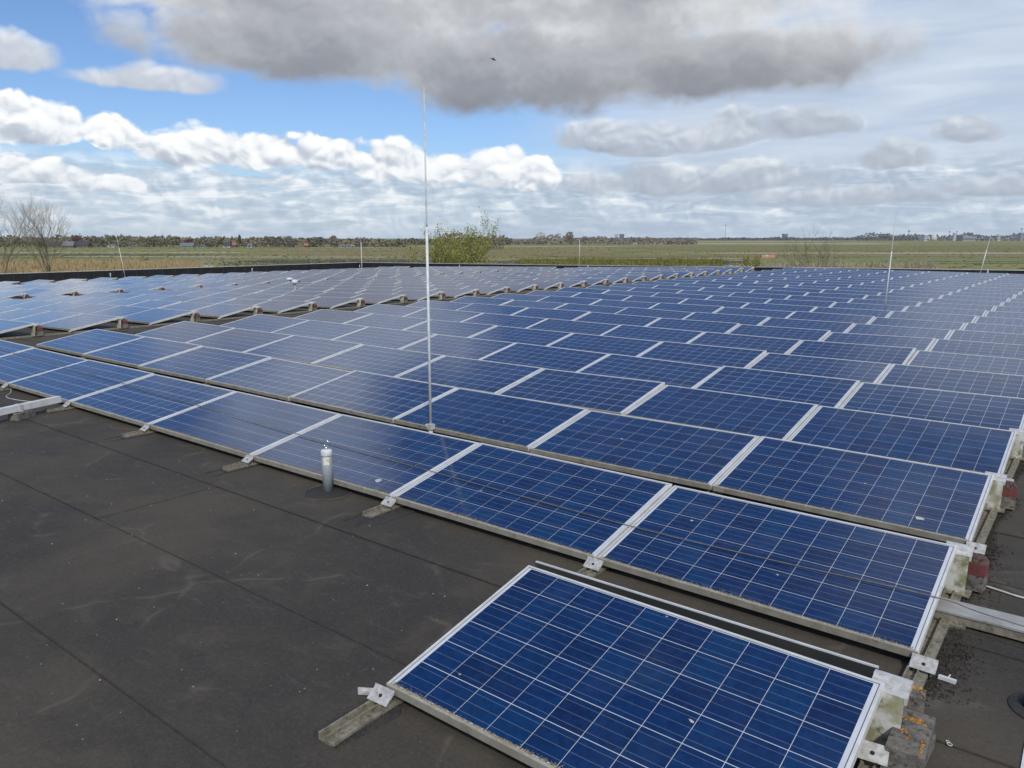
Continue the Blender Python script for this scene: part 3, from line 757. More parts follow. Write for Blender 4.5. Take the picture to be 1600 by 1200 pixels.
# vent with two heads in the second field
t = empty('roof_vent', on_roof(-22.2, 13.45, 0)); tag(t, 'small white roof vent with two caps between the panels', 'vent')
MB().lathe((0, 0, .004), [(.09, 0), (.05, .05), (.045, .42)], 12).build('pipe', 'pvc', t, True); MB().lathe((0, 0, .40), [(.045, 0), (.11, .03), (.12, .09), (.08, .14), (.02, .16)], 12).build('cap', 'whitep', t, True)
MB().tube([(-.03, -.02, .40), (-.16, -.08, .54)], .03, 8).build('arm', 'pvc', t, True); MB().lathe((-.17, -.09, .53), [(.05, 0), (.13, .02), (.13, .06), (.03, .10)], 12).build('cap', 'whitep', t, True)

# small loose things on the felt
t = empty('loose_clamp', on_roof(-1.775, -1.625, .007), (0, 0, .55)); tag(t, 'loose white clamp piece on the felt beside the rail end', 'clamp piece')
MB().prism([(-.016, 0), (.016, 0), (.016, .006), (-.010, .006), (-.010, .030), (-.016, .030)], -.032, .032).build('angle_plate', 'alu_white', t); MB().box(-.01, .034, -.024, -.0165, .012, .022).build('tongue', 'alu_white', t)
t = empty('loose_bracket', on_roof(.125, -.02, .006), (0, 0, -.05)); tag(t, 'small white metal piece with a pin on the bare felt', 'metal piece')
MB().prism([(-.012, 0), (.012, 0), (.012, .012), (-.012, .016)], -.034, .034).build('bar', 'whitep', t); MB().tube([(.0, .010, .008), (.004, .036, .012)], .0028, 6).build('pin', 'cream', t)
t = empty('metal_ring', on_roof(.205, -.50, .008), (.05, 0, .4)); tag(t, 'tiny pale metal ring on the felt beside the pavers', 'ring')
MB().torus((0, 0, 0), .0085, .0022, 'z', 14, 6).build('ring', 'alu_white', t, True); MB().torus((-.003, .015, 0), .0055, .0018, 'z', 12, 6).build('link', 'alu_white', t, True)
t = empty('roof_drain', on_roof(.475, -.02, .004)); tag(t, 'black round roof drain dome on the felt', 'roof drain')
MB().lathe((0, 0, 0), [(.13, 0), (.125, .006), (.085, .010)], 24).build('flange', 'pad', t, True); MB().lathe((0, 0, .009), [(.08, 0), (.075, .03), (.05, .05), (.01, .056)], 20).build('dome', 'dark', t, True)
o = MB().prism([(0, 0), (.0, .006), (-.26, .006), (-.26, 0)], -.006, .006).build('plastic_strip', 'whitep'); o.location = on_roof(.436, -.30, .006); tag(o, 'narrow white plastic strip lying on the felt', 'strip')

# dry moss crumbs along the rail, grit on the felt
b = MB(); r = random.Random(11)
for _ in range(9500):
    y = r.uniform(-1.2, 4.2); x = .060+abs(r.gauss(0, .024))*(.6+.6*sin(y*5)+.6*r.random()); b.chip(on_roof(x, y, .0035), r.uniform(.003, .010), r)
for _ in range(1200):
    y = r.uniform(.75, 1.9) if r.random() < .3 else r.uniform(-.2, .50); x = .07+abs(r.gauss(0, .07)); b.chip(on_roof(x, y, .0035), r.uniform(.003, .009), r)
for k in range(1, 7):
    for _ in range(420):
        yy = (-1.70 if k == 1 else -.14)+r.uniform(-.24, .16); b.chip(on_roof(.012-k*W+r.choice((-1, 1))*(.045+abs(r.gauss(0, .02))), yy, .0075), r.uniform(.002, .006), r)
for _ in range(500): b.chip(on_roof(-1.66+.08*r.gauss(0, 1), -.62+.05*r.gauss(0, 1), .0035), r.uniform(.003, .009), r)
tag(b.build('moss_crumbs', 'crumb'), 'dark dry moss crumbs along the rails', 'moss', kind='stuff')
b = MB()
for _ in range(420):
    x, y = r.uniform(-8, .45), r.uniform(-3, -.3)
    b.chip(on_roof(x, y, .0035), r.choice((.0016, .0022, .003, .005)), r)
tag(b.build('grit', 'chip'), 'white specks of grit strewn over the felt', 'grit', kind='stuff')

# ------------------------------------------------------------------ landscape
def meadow_mat(name, ca, cb, cc, sc=1.0):
    m, g, bs = new_mat(name)
    P = g.node('ShaderNodeNewGeometry').outputs['Position']; x, y, z = g.sep(P)
    dd = g.add(g.mul(x, FH.x), g.mul(y, FH.y)); tt = g.add(g.mul(x, RT.x), g.mul(y, RT.y))
    n = g.noise(g.comb(g.mul(tt, .0030*sc), g.mul(dd, .022*sc), 0), 1.0, 7, .62, dist=.4)
    n2 = g.noise(g.comb(g.mul(tt, .045*sc), g.mul(dd, .16*sc), 5), 1.0, 7, .7)
    n3 = g.noise(g.comb(g.mul(tt, .004*sc), g.mul(dd, .06*sc), 9), 1.0, 5, .6)
    c = g.mix(g.step(n, .38, .62), ca, cb); c = g.mix(g.mul(g.step(n2, .52, .72), .75), c, cc); c = g.mix(g.mul(g.step(n3, .58, .68), .5), c, (ca[0]*.45, ca[1]*.45, ca[2]*.5))
    g.put(bs.inputs['Base Color'], c); bs.inputs['Roughness'].default_value = 1.0; bs.inputs['Specular IOR Level'].default_value = .1
    return m
GREEN = meadow_mat('wet meadow', (.22, .235, .080), (.28, .245, .115), (.33, .29, .16))
OLIVE = meadow_mat('olive meadow', (.195, .195, .080), (.25, .215, .10), (.22, .235, .09))
BROWN = meadow_mat('brown sedge', (.27, .21, .11), (.22, .20, .088), (.33, .27, .16))
PALE = meadow_mat('dry grass', (.46, .42, .28), (.36, .33, .20), (.31, .29, .16))
DARK = meadow_mat('dark wet soil', (.085, .082, .062), (.115, .112, .07), (.15, .14, .082))
FRESH = meadow_mat('fresh grass', (.185, .235, .07), (.22, .245, .095), (.27, .25, .13))
c0 = Vector((CAM.x, CAM.y, 0))
gb = MB(); rr = [0, 60, 130, 220, 330, 480, 700, 1000, 1500, 2300, 3400, 5000, 6500]; n = 48
gb.v.append((c0.x, c0.y, GZ))
for q in rr[1:]:
    for j in range(n): gb.v.append((c0.x+q*cos(2*pi*j/n), c0.y+q*sin(2*pi*j/n), GZ))
gb.f = [(0, 1+j, 1+(j+1) % n) for j in range(n)]
for k in range(len(rr)-2):
    for j in range(n): a = 1+k*n+j; c = 1+k*n+(j+1) % n; gb.f.append((a, a+n, c+n, c))
tag(gb.build('ground', GREEN), 'flat green and brown meadow land reaching the horizon', kind='structure')
# long parcels and dry strips of the polder, laid over the ground
strips = [ # u0,u1 (bearing range), v near, v far, material
 (-400, 420, 399.5, 397, DARK), (-400, 900, 404.5, 400.5, OLIVE), (-200, 700, 395.2, 393.8, PALE), (100, 380, 401.6, 400.6, PALE), (380, 700, 411.5, 405, DARK), (250, 660, 402.3, 401.2, PALE),
 (-400, 640, 388.2, 386.4, FRESH), (480, 545, 387.4, 386.4, PALE), (560, 615, 387.6, 386.5, PALE), (380, 1000, 400, 390, BROWN), (-400, 360, 426, 409, PALE),
 (640, 1000, 386, 384.6, PALE), (760, 1160, 412.5, 406, DARK), (806, 940, 404.9, 403.6, PALE), (960, 1170, 405.2, 403.4, PALE), (900, 1400, 382, 379.6, PALE), (1000, 1300, 377.8, 376.8, PALE), (940, 2100, 393, 383.5, OLIVE), (1000, 2100, 397.0, 394.8, PALE), (980, 2100, 402.5, 397.5, BROWN),
 (1180, 2100, 413, 403.5, FRESH), (1330, 2100, 409.6, 408.6, DARK), (1160, 1250, 412, 404, FRESH), (950, 1000, 394, 390.5, FRESH), (1300, 2100, 375.8, 374.8, PALE), (1120, 1450, 420, 412, PALE), (830, 1130, 402, 398, OLIVE)]
for i, (u0, u1, vn, vf, mt) in enumerate(strips):
    b = MB(); z = GZ+.006+.006*i; N = 14
    dn = -(GZ-CAM.z)/tan(atan((vn-600)/1206.3)+PITCH); df = -(GZ-CAM.z)/tan(atan((vf-600)/1206.3)+PITCH)
    rs = random.Random(i)
    for k in range(N+1):
        u = u0+(u1-u0)*k/N
        tp = min(1, k/2.0, (N-k)/2.0); md = (dn+df)/2
        for q in (md+(dn-md)*tp*(1+rs.uniform(-.25, .1)), md+(df-md)*tp*(1+rs.uniform(-.25, .1))):
            p_ = c0+FH*q+RT*(q*(u-800)/1206.3*1.0178); b.v.append((p_.x, p_.y, z))
    b.f = [(2*k, 2*k+2, 2*k+3, 2*k+1) for k in range(N)]
    tag(b.build('field', mt), 'long parcel of the flat meadow land', kind='structure')

M['reed'] = noisy('dry reed', (.46, .35, .18), (.33, .25, .13), .15, 1.0, 0, (.50, .42, .26), coord='Position', spec=.1)
M['reed_pale'] = noisy('pale reed', (.42, .37, .25), (.30, .26, .16), .15, 1.0, coord='Position', spec=.1)
M['bark'] = noisy('grey bark', (.15, .13, .10), (.10, .09, .07), 3, .95, coord='Position')
M['bark_y'] = noisy('yellow-grey twigs', (.20, .18, .12), (.15, .13, .085), 1, .95, coord='Position')
M['bark_p'] = noisy('pale bare twigs', (.40, .37, .33), (.31, .28, .25), 1, .95, coord='Position')
M['leaf'] = noisy('young willow leaves', (.30, .30, .07), (.20, .215, .06), 1.3, .8, 0, (.36, .35, .13), coord='Position', spec=.2)
M['leaf_y'] = noisy('yellow green leaves', (.22, .20, .04), (.15, .15, .035), 1.3, .8, coord='Position', spec=.2)
M['wood_far'] = noisy('spring wood', (0.250, 0.209, 0.142), (0.169, 0.162, 0.101), .030, 1.0, 0, (.19, .18, .09), coord='Position', spec=0, detail=3, s3=.05)
M['wood_dark'] = noisy('dark wood', (0.119, 0.126, 0.091), (0.161, 0.147, 0.112), .03, 1.0, coord='Position', spec=0)
M['wood_red'] = noisy('red-leaved crown', (.17, .06, .06), (.12, .05, .05), .1, 1.0, coord='Position', spec=0)
M['wood_blue'] = noisy('far wood', (.12, .13, .125), (.15, .15, .14), .012, 1.0, coord='Position', spec=0)
M['wood_brown'] = noisy('bare brown wood', (0.260, 0.221, 0.189), (0.195, 0.169, 0.143), .05, 1.0, coord='Position', spec=0)

def reeds(name, u0, u1, vn, vf, n, hmin, hmax, mat, label, seed, wd=.35):
    r = random.Random(seed); b = MB()
    dn = -(GZ-CAM.z)/tan(atan((vn-600)/1206.3)+PITCH); df = -(GZ-CAM.z)/tan(atan((vf-600)/1206.3)+PITCH)
    for _ in range(n):
        u = r.uniform(u0, u1); q = r.uniform(dn, df); p_ = c0+FH*q+RT*(q*(u-800)/1206.3*1.0178); h = r.uniform(hmin, hmax)*(.7+.5*sin(u*.05)*sin(q*.2)); an = r.random()*pi; w = wd*r.uniform(.5, 1.3)
        i = len(b.v); b.v += [(p_.x-w*cos(an), p_.y-w*sin(an), GZ), (p_.x+w*cos(an), p_.y+w*sin(an), GZ), (p_.x+r.uniform(-.4, .4), p_.y+r.uniform(-.4, .4), GZ+h)]; b.f.append((i, i+1, i+2))
    tag(b.build(name, mat), label, 'reeds', kind='stuff')
reeds('reed_bed', -120, 330, 450, 413, 16000, 1.2, 2.6, 'reed', 'tan dry reeds beyond the long parapet', 1)
reeds('reed_bed', 1170, 1445, 424, 413.5, 7000, .8, 1.9, 'reed_pale', 'pale dry reeds beyond the low parapet', 2)
reeds('rough_grass', 360, 1160, 424, 409, 6000, .3, .9, 'wood_dark', 'dark rough grass beyond the low parapet', 3)
reeds('scrub', 810, 1120, 416, 406, 2500, .8, 2.0, 'leaf_y', 'low yellow green scrub beyond the low parapet', 4)

M['tuft_g'] = noisy('olive tufts', (.21, .23, .08), (.28, .25, .11), .05, 1.0, coord='Position', spec=.1)
M['tuft_b'] = noisy('brown tufts', (.22, .18, .10), (.30, .25, .14), .05, 1.0, coord='Position', spec=.1)
M['tuft_d'] = noisy('dark tufts', (.12, .12, .06), (.15, .14, .08), .05, 1.0, coord='Position', spec=.1)
reeds('meadow_tufts', -100, 1700, 420, 386, 7000, .15, .5, 'tuft_g', 'olive grass tufts over the wide meadow', 11, 1.1)
reeds('meadow_tufts', -100, 1700, 420, 384, 5000, .15, .5, 'tuft_b', 'brown sedge tufts over the wide meadow', 12, 1.1)
reeds('meadow_tufts', -100, 1700, 418, 380, 2600, .15, .5, 'tuft_d', 'dark rush tufts over the wide meadow', 13, 1.0)

def grow(b, lv, p, d, L, r, depth, rng, tips, up=.25, kids=(2, 4), spread=.6, n=5):
    pts = [p]; dd = d.copy(); k = 3
    for _ in range(k):
        dd = (dd+Vector((rng.gauss(0, .10), rng.gauss(0, .10), rng.gauss(0, .06)+up*.12))).normalized(); pts.append(pts[-1]+dd*(L/k))
    (b if depth > lv else tips['b']).tube(pts, [r, r*.86, r*.72, r*.55], n if depth > 1 else 3, False)
    if depth == 0:
        tips['t'] += [(pts[1], dd), (pts[2], dd), (pts[3], dd)]; return
    for _ in range(rng.randint(*kids)):
        s = rng.uniform(.45, 1.0); q = pts[0].lerp(pts[-1], s) if s < .95 else pts[-1]
        side = Vector((rng.gauss(0, 1), rng.gauss(0, 1), rng.gauss(0, .35))).normalized()
        nd = (dd*(1-spread*.45)+side*spread+Vector((0, 0, up))).normalized()
        grow(b, lv, q, nd, L*rng.uniform(.55, .8), r*.52, depth-1, rng, tips, up, kids, spread, n)
def tree(name, base, stems, height, label, seed, bark, twig, leaf=None, nleaf=0, lsize=.16, up=.25, spread=.6, depth=3, kids=(2, 4), fan=.35, r0=.2, lown=0, trunk=0.0, group=None, cluster=.35):
    rng = random.Random(seed); t = empty(name, base); tag(t, label, 'tree', group); b = MB(); tips = {'b': MB(), 't': []}
    st = Vector((0, 0, 0))
    if trunk: b.tube([(0, 0, -.2), (.05, 0, trunk*.5), (0, .05, trunk)], [r0*1.5, r0*1.25, r0*1.2], 8); st = Vector((0, 0, trunk*.96))
    for s in range(stems):
        an = 2*pi*(s+rng.random()*.6)/stems; d = Vector((cos(an)*fan*rng.uniform(.5, 1.2), sin(an)*fan*rng.uniform(.5, 1.2), 1)).normalized()
        grow(b, 1, st+Vector((cos(an), sin(an), 0))*.12, d, (height-trunk)*rng.uniform(.42, .55), r0*rng.uniform(.6, 1), depth, rng, tips, up, kids, spread)
    b.build('trunk', bark, t)
    if leaf:
        lb = MB()
        for _ in range(nleaf):
            p, d = rng.choice(tips['t']); q = p+Vector((rng.gauss(0, cluster), rng.gauss(0, cluster), rng.gauss(0, cluster))); s = lsize*rng.uniform(.5, 1.3)
            a = Vector((rng.gauss(0, 1), rng.gauss(0, 1), rng.gauss(0, 1))).normalized(); c = a.orthogonal().normalized()
            i = len(lb.v); lb.v += [tuple(q-a*s), tuple(q+c*s*.6), tuple(q+a*s), tuple(q-c*s*.6)]; lb.f.append((i, i+1, i+2, i+3))
        cr = lb.build('crown', leaf, t); tips['b'].build('twigs', twig, cr)
    else: tips['b'].build('crown', twig, t)
    return t
def at(u, v, depth, z=GZ):
    p_ = survey_d(u, v, depth); return (p_.x, p_.y, z)
tree('pollard_willow', at(70, 371, 125), 9, 14.2, 'bare pale tree in the tan reeds, the one closer to the farm roofs', 21, 'bark_y', 'bark_p', depth=4, kids=(3, 4), fan=.24, r0=.085, trunk=2.8, up=.22, spread=.46)
tree('pollard_willow', at(-4, 371, 118), 8, 15.0, 'bare pale tree in the tan reeds, the one farther from the farm roofs', 22, 'bark_y', 'bark_p', depth=4, kids=(3, 4), fan=.26, r0=.085, trunk=2.6, up=.22, spread=.46)
tree('green_willow', at(706, 371, 92), 15, 9.7, 'broad green willow bush behind the low parapet', 23, 'bark_y', 'bark_y', 'leaf', 9500, .10, up=.40, spread=.40, depth=3, kids=(3, 4), fan=.72, r0=.11, cluster=.20)
tree('young_tree', at(1175, 371, 110), 7, 5.9, 'small yellow green young tree beyond the low parapet', 24, 'bark_y', 'bark_y', 'leaf_y', 1500, .13, up=.4, spread=.35, depth=3, kids=(2, 3), fan=.22, r0=.07, cluster=.18)
tree('bare_shrub', at(1276, 371, 105), 7, 9.6, 'thin bare brown tree beyond the low parapet', 25, 'bark', 'bark', depth=4, kids=(2, 3), fan=.40, r0=.09, up=.2, spread=.55)
tree('bare_sapling', at(322, 371, 170), 5, 8.2, 'slender bare sapling with two trunks in the reed edge', 26, 'bark_p', 'bark_p', depth=3, kids=(2, 3), fan=.3, r0=.07)
tree('bare_sapling', at(351, 371, 180), 3, 7.6, 'slender bare sapling beside a pale thin trunk', 27, 'bark_p', 'bark_p', depth=3, kids=(2, 3), fan=.2, r0=.07)

# far woods as masses, single trees in front
def wood(name, spec, depth, mat, label, seed, px=2.0, thick=30, per=1.0):
    """spec: list of (u, v_top); base stands on the ground at that distance"""
    r = random.Random(seed); b = MB(); k = 0; pxm = depth/1206.3
    for (ua, va), (ub, vb) in zip(spec, spec[1:]):
        n = int(abs(ub-ua)*per*9)
        for _ in range(n):
            s = r.random(); u = ua+(ub-ua)*s; vt = va+(vb-va)*s
            q = depth+r.uniform(0, thick); H = (CAM.z-GZ)+(371-vt)*pxm
            H *= .98+.15*sin(u*.43+seed)*sin(u*.17+1)+.08*sin(u*1.1+seed)+.05*sin(u*2.3)+.13*sin(u*.083+seed*2)
            h = H*(1-r.random()**1.5); p_ = c0+FH*q+RT*(q*(u-800)/1206.3*1.0178); S = px*pxm*r.uniform(.5, 1.25)
            a = Vector((r.gauss(0, 1), r.gauss(0, 1), r.gauss(0, 1))).normalized(); c = a.orthogonal().normalized(); P0 = Vector((p_.x, p_.y, GZ+max(h, S*.5)))
            i = len(b.v); b.v += [tuple(P0-a*S), tuple(P0+c*S), tuple(P0+a*S*.8-c*S*.6)]; b.f.append((i, i+1, i+2))
    tag(b.build(name, mat), label, 'wood', kind='stuff')
wood('far_wood', [(-200,371),(0,371),(60,373),(110,371.5),(160,370.5),(210,371),(260,372),(330,373.5),(400,373),(470,372),(540,375),(640,376)], 770, 'wood_far', 'brown spring wood along the village', 1, 2.3)
wood('far_wood', [(-200,371),(100,370.5),(220,370),(360,371.8),(480,373),(640,374.5),(800,374.5)], 1000, 'wood_dark', 'dark wood behind the village', 2, 2.0)
wood('far_wood', [(620,378),(700,374),(790,372.5),(815,374),(860,369),(905,371),(960,372.5),(1010,373),(1080,374.3)], 1050, 'wood_brown', 'bare brown wood below the tall trees', 3, 2.0)
wood('far_wood', [(690,368),(720,366),(750,366.5),(770,369),(790,372)], 620, 'wood_far', 'rounded copse behind the green willow', 9, 2.4)
wood('far_wood', [(880,372.4),(1000,372),(1100,372.6),(1200,371.6),(1300,372),(1330,370.5),(1420,370.8)], 2500, 'wood_blue', 'low far wood on the horizon', 4, 1.7, 120)
wood('far_wood', [(1320,369),(1345,365.5),(1374,364.6),(1376,367),(1410,368),(1475,367.5),(1490,365),(1505,368),(1550,368),(1570,366),(1600,364.5),(1800,366)], 2250, 'wood_blue', 'far wood around the works buildings', 5, 1.7, 90)
def far_tree(u, vtop, wpx, depth, mat, label, seed, n=300, bare=False):
    r = random.Random(seed); pxm = depth/1206.3; H = (CAM.z-GZ)+(371-vtop)*pxm; w = wpx*pxm/2
    t = empty('broadleaf_tree', at(u, 371, depth)); tag(t, label, 'tree', 'single trees in front of the far woods')
    MB().tube([(0, 0, 0), (0, 0, H*.6)], [H*.028, H*.016], 6).build('trunk', 'bark', t)
    b = MB()
    for _ in range(n):
        ph = r.random()*2*pi; rad = w*r.random()**.5; zz = H*(.28+.70*r.random()); k = 1-abs((zz/H-.62)/.40)**2.2; rad *= max(.15, k)**.6
        P0 = Vector((rad*cos(ph), rad*sin(ph), zz)); S = pxm*(1.3 if not bare else 1.0)*r.uniform(.4, 1.2)
        a = Vector((r.gauss(0, 1), r.gauss(0, 1), r.gauss(0, 1))).normalized(); c = a.orthogonal()
        i = len(b.v); b.v += [tuple(P0-a*S), tuple(P0+c*S*(.4 if bare else 1)), tuple(P0+a*S*.7-c*S*.4)]; b.f.append((i, i+1, i+2))
    b.build('crown', mat, t)
FT = [(118,370,16,760,'wood_red','dark red crown above the farm roofs'),(151,370.5,14,765,'wood_brown','reddish brown tree beside the dark red crown'),(296,374,14,768,'wood_red','small red crown above the grey barn'),(374,367.5,3.5,768,'wood_dark','thin dark conifer above the village trees'),
 (416,370,10,745,'wood_brown','bare round tree first of the row by the orange roof'),(425,370,9,744,'wood_brown','bare round tree second of the row by the orange roof'),(436,369.8,13,742,'wood_brown','bare round tree third of the row by the orange roof'),(451,369,14,740,'wood_brown','largest bare tree of the row by the orange roof'),
 (500,370.5,12,740,'wood_dark','dark round tree between the orange roof and the long hall'),(521,368.5,13,735,'wood_brown','tall bare tree beside the long hall'),(558,371.5,9,735,'wood_brown','bare tree at the far end of the long hall'),(482,372,5,745,'wood_dark','small pointed conifer behind the orange roof'),
 (845,362.5,17,1000,'bark_p','tall airy tree with forked crown above the brown wood'),(873,364.5,14,1000,'bark_p','airy tree between the two tallest above the brown wood'),(890,362.5,13,1000,'wood_far','tall leafing tree at the edge of the brown wood'),(330,373,14,755,'wood_far','green brown tree in front of the village houses'),
 (232,371,12,760,'wood_far','olive tree beside the lattice mast'),(60,372,15,765,'wood_far','olive tree behind the farm roofs')]
for i, (u, vt, w_, dp, mt, lab) in enumerate(FT): far_tree(u, vt, w_, dp, mt, lab, 40+i, 330, mt == 'bark_p')

# ------------------------------------------------------------------ far buildings
def flat(name, colr, rough=.8):
    M[name] = noisy(name, colr, tuple(q*.85 for q in colr), .5, rough, coord='Position')
for nm, c_ in (('wall_white', (.62, .60, .56)), ('wall_brick', (.24, .13, .10)), ('wall_grey', (.30, .31, .32)), ('roof_dark', (.055, .06, .075)), ('roof_grey', (.17, .185, .21)), ('roof_orange', (.42, .17, .10)), ('glass', (.05, .06, .08)), ('tower_pale', (.60, .63, .66)), ('tower_blue', (.16, .22, .29)), ('works', (.33, .35, .38)), ('steelgrey', (.22, .235, .25)), ('tarp', (.52, .22, .17))): flat(nm, c_)
def house(u, depth, wpx, hpx, rpx, wall, roof_, label, name='house', group='houses of the village', vb=None):
    pxm = depth/1206.3; w = wpx*pxm*.8; h = hpx*pxm*.7; rh = rpx*pxm*.75; dpt = max(7, w*.6)
    t = empty(name, at(u, 371, depth), (0, 0, YAW)); tag(t, label, 'house' if name == 'house' else 'building', group)
    MB().box(-w/2, w/2, 0, dpt, -.2, h).build('wall', wall, t)
    b = MB(); o_ = .5; b.v = [(-w/2-o_, -o_, h+.02), (w/2+o_, -o_, h+.02), (w/2+o_, dpt+o_, h+.02), (-w/2-o_, dpt+o_, h+.02), (-w/2-o_, dpt/2, h+rh), (w/2+o_, dpt/2, h+rh)]
    b.f = [(0, 1, 5, 4), (2, 3, 4, 5), (0, 4, 3), (1, 2, 5), (0, 3, 2, 1)]; rf = b.build('roof', roof_, t)
    if name == 'house': MB().box(w*.2, w*.2+.8, dpt/2-.4, dpt/2+.4, h+rh*.6, h+rh+1.0).build('chimney', 'wall_brick', rf)
    n = max(2, int(w/4))
    for k in range(n):
        x = -w/2+w*(k+.5)/n; wn = MB().box(x-.7, x+.7, -.06, -.01, h*.35, h*.75).build('window', 'glass', t)
    MB().box(-w*.05-.5, -w*.05+.5, -.07, -.012, 0, min(2.1, h*.8)).build('door', 'roof_dark', t)
house(84, 735, 26, 5, 7, 'wall_brick', 'roof_dark', 'farm building with broad dark roof beside the bare willow')
house(104, 725, 20, 4, 9, 'wall_brick', 'roof_grey', 'farm house with pale ridge below the dark red crown')
house(127, 730, 22, 5, 8, 'wall_brick', 'roof_dark', 'dark roofed barn beside the farm house with pale ridge')
house(172, 745, 12, 5, 2, 'wall_white', 'roof_grey', 'low white house between farm and lattice mast')
house(290, 735, 24, 3, 7, 'wall_grey', 'roof_grey', 'long grey barn roof below the small red crown')
house(314, 740, 6, 4, 2, 'wall_white', 'roof_grey', 'small white house beside the long grey barn')
house(353, 735, 13, 4, 7, 'wall_white', 'roof_dark', 'house with steep dark roof near the orange tiled house')
house(363, 738, 9, 5, 5, 'wall_brick', 'roof_orange', 'house with orange roof behind the steep dark roof')
house(389, 735, 8, 5, 4, 'wall_white', 'roof_grey', 'small white gable near the row of bare trees')
house(452, 735, 10, 4, 4, 'wall_brick', 'roof_dark', 'dark low house under the largest bare tree')
house(477, 735, 7, 4, 5, 'wall_brick', 'roof_orange', 'small house with bright orange roof among the trees')
house(540, 730, 24, 4, 3, 'wall_grey', 'roof_grey', 'long low hall with pale front', 'hall', 'halls of the village')
house(550, 722, 5, 4, 1, 'wall_white', 'wall_white', 'white shed at the end of the long hall', 'shed', 'halls of the village')
def tower(u, vtop, wpx, depth, mat, label, name='tower_block', rows=6, cols=4, d_=None):
    pxm = depth/1206.3; H = (CAM.z-GZ)+(371-vtop)*pxm; w = wpx*pxm
    t = empty(name, at(u, 371, depth), (0, 0, YAW)); tag(t, label, 'building', 'buildings on the horizon')
    MB().box(-w/2, w/2, 0, d_ or w, -.3, H).build('wall', mat, t); MB().box(-w/2-.4, w/2+.4, -.4, (d_ or w)+.4, H+.01, H+1.2).build('roof', 'works', t)
    for r_ in range(rows):
        for c_ in range(cols):
            x = -w/2+w*(c_+.5)/cols; z = H*(r_+.6)/(rows+.3); MB().box(x-w/cols*.3, x+w/cols*.3, -.08, -.01, z-H/rows*.22, z+H/rows*.22).build('window', 'glass', t)
tower(963.5, 366.4, 5, 2700, 'tower_pale', 'white tower block, the brighter of the distant pair')
tower(972, 366.2, 6.5, 2720, 'tower_blue', 'grey tower block, the wider of the distant pair')
tower(1227.5, 366, 6.5, 2900, 'tower_blue', 'dark blue office block standing alone on the horizon', rows=5)
tower(1447, 367.8, 5, 2150, 'tower_pale', 'pale works hall beside the white dome', 'works_hall', 2, 4, 30)
tower(1492, 364.8, 3.5, 2150, 'tower_pale', 'slim white works tower behind the far wood', 'works_tower', 5, 2)
tower(1515, 370, 20, 2150, 'works', 'long grey works hall on the horizon', 'works_hall', 1, 9, 30)
tower(1561, 367.3, 3.5, 2150, 'wall_white', 'small bright white building at the far wood', 'works_building', 2, 2)
tower(1597, 364.5, 5, 2100, 'works', 'tall grey works building with a mast', 'works_building', 4, 3)
pxm = 2150/1206.3
t = empty('storage_dome', at(1459, 371, 2150)); tag(t, 'white storage dome among the far works', 'building'); MB().lathe((0, 0, 0), [(7*pxm/1.6, 0), (7*pxm/1.6, 8), (6*pxm/1.6, 13.0), (3.5*pxm/1.6, 16.5), (.6, 18)], 16).build('dome', 'wall_white', t, True); MB().lathe((0, 0, 18), [(.6, 0), (.5, 1.5)], 6).build('cap', 'works', t)
def mast(u, vtop, depth, label, name='mast', r=.8, arms=0):
    H = (CAM.z-GZ)+(371-vtop)*depth/1206.3; t = empty(name, at(u, 371, depth), (0, 0, YAW)); tag(t, label, 'mast', 'masts on the horizon')
    MB().tube([(0, 0, 0), (0, 0, H)], [r, r*.5], 5).build('pole', 'steelgrey', t); MB().box(-r*2.0, r*2.0, -r, r, H-3.5, H).build('head', 'steelgrey', t)
mast(1133, 352.5, 3000, 'very thin tall mast on the empty horizon', r=.9); mast(1419.5, 360.5, 2300, 'mast with block head beside the far wood', r=1.4); mast(1482.5, 361.5, 2200, 'thin mast rising from the far wood', r=.8); mast(1595, 357, 2150, 'thin mast beside the tall grey works building', r=.8); mast(1494.5, 361, 2180, 'needle mast behind the slim white tower', r=.7)
# lattice mast by the village
dp = 700; H = (CAM.z-GZ)+(371-368.5)*dp/1206.3; t = empty('lattice_mast', at(205, 371, dp), (0, 0, YAW)); tag(t, 'grey lattice power mast in the meadow before the village', 'power mast')
wB, wT = 2.1, .5
for sx in (-1, 1):
    for sy in (-1, 1): MB().tube([(sx*wB, sy*wB, 0), (sx*wT, sy*wT, H)], .13, 4).build('leg', 'steelgrey', t)
b = MB(); N = 6
for k in range(N):
    s0, s1 = k/N, (k+1)/N; a0 = wB+(wT-wB)*s0; a1 = wB+(wT-wB)*s1
    for sy in (-1, 1):
        b.tube([(-a0, sy*a0, H*s0), (a1, sy*a1, H*s1)], .07, 3); b.tube([(a0, sy*a0, H*s0), (-a1, sy*a1, H*s1)], .07, 3)
b.build('bracing', 'steelgrey', t)
for zz in (.72, .88): MB().tube([(-3.0, 0, H*zz), (3.0, 0, H*zz)], .14, 4).build('crossarm', 'steelgrey', t)

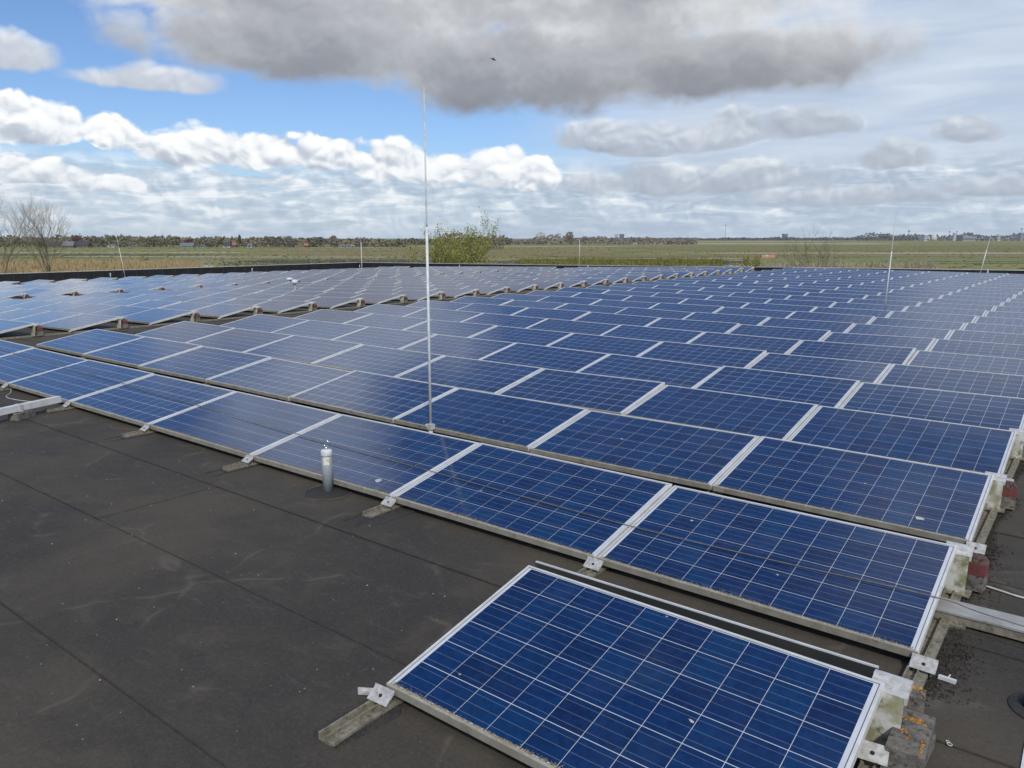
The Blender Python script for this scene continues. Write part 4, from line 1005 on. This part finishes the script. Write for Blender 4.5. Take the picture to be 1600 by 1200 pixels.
# fence in the meadow, covered heap, bird
fd = 310
t = empty('wire_fence', at(1500, 371, fd), (0, 0, YAW)); tag(t, 'wire fence with pale posts crossing the green meadow', 'fence')
for k in range(-9, 12): MB().tube([(k*5.8, R.uniform(-.2, .2), -.1), (k*5.8+R.uniform(-.06, .06), 0, 1.55+R.uniform(-.1, .1))], .075, 5).build('post', 'bark_p', t)
for zz in (.6, 1.0, 1.35): MB().tube([(-52.2, 0, zz), (63.8, 0, zz)], .012, 3).build('wire', 'steelgrey', t)
t = empty('covered_heap', at(1203, 371, 372), (0, 0, YAW)); tag(t, 'low heap under a red and white sheet in the meadow', 'heap')
b = MB().prism([(-1, 0), (1, 0), (.7, .8), (0, 1.15), (-.7, .8)], -3.6, 2.8); b.build('heap', 'tarp', t); MB().prism([(-1.03, .0), (-.95, .0), (-.68, .83), (-.02, 1.19), (-.02, 1.16)], -1.6, -.4).build('white_sheet', 'wall_white', t)
p_ = survey_d(771, 92.5, 70); t = empty('bird', p_, (0, .3, .8)); tag(t, 'tiny dark bird flying below the dark cloud', 'bird')
MB().lathe((0, 0, 0), [(.01, -.16), (.045, -.05), (.05, .04), (.03, .12), (.012, .17)], 8).build('body', 'dark', t, True)
b = MB(); b.v = [(.04, 0, .05), (.04, 0, -.06), (.28, .06, -.02), (.26, .06, .03), (-.04, 0, .05), (-.04, 0, -.06), (-.28, .06, -.02), (-.26, .06, .03), (.04, .012, .0), (-.04, .012, 0)]; b.f = [(0, 3, 2, 1), (4, 5, 6, 7), (0, 8, 3), (4, 7, 9), (1, 2, 8), (5, 9, 6)]; b.build('wings', 'dark', t)

# ------------------------------------------------------------------ air
HAZE = True
if HAZE:
    m = bpy.data.materials.new('haze air'); m.use_nodes = True; nt = m.node_tree; nt.nodes.clear()
    o_ = nt.nodes.new('ShaderNodeOutputMaterial'); v_ = nt.nodes.new('ShaderNodeVolumePrincipled'); v_.inputs['Color'].default_value = (.86, .92, 1.0, 1); v_.inputs['Density'].default_value = 5e-5; v_.inputs['Anisotropy'].default_value = 0.0
    nt.links.new(v_.outputs[0], o_.inputs['Volume'])
    b = MB().box(-7000, 7000, -7000, 7000, GZ-1.2, 62); o = b.build('haze', m); tag(o, 'thin pale air over the flat land', kind='stuff')
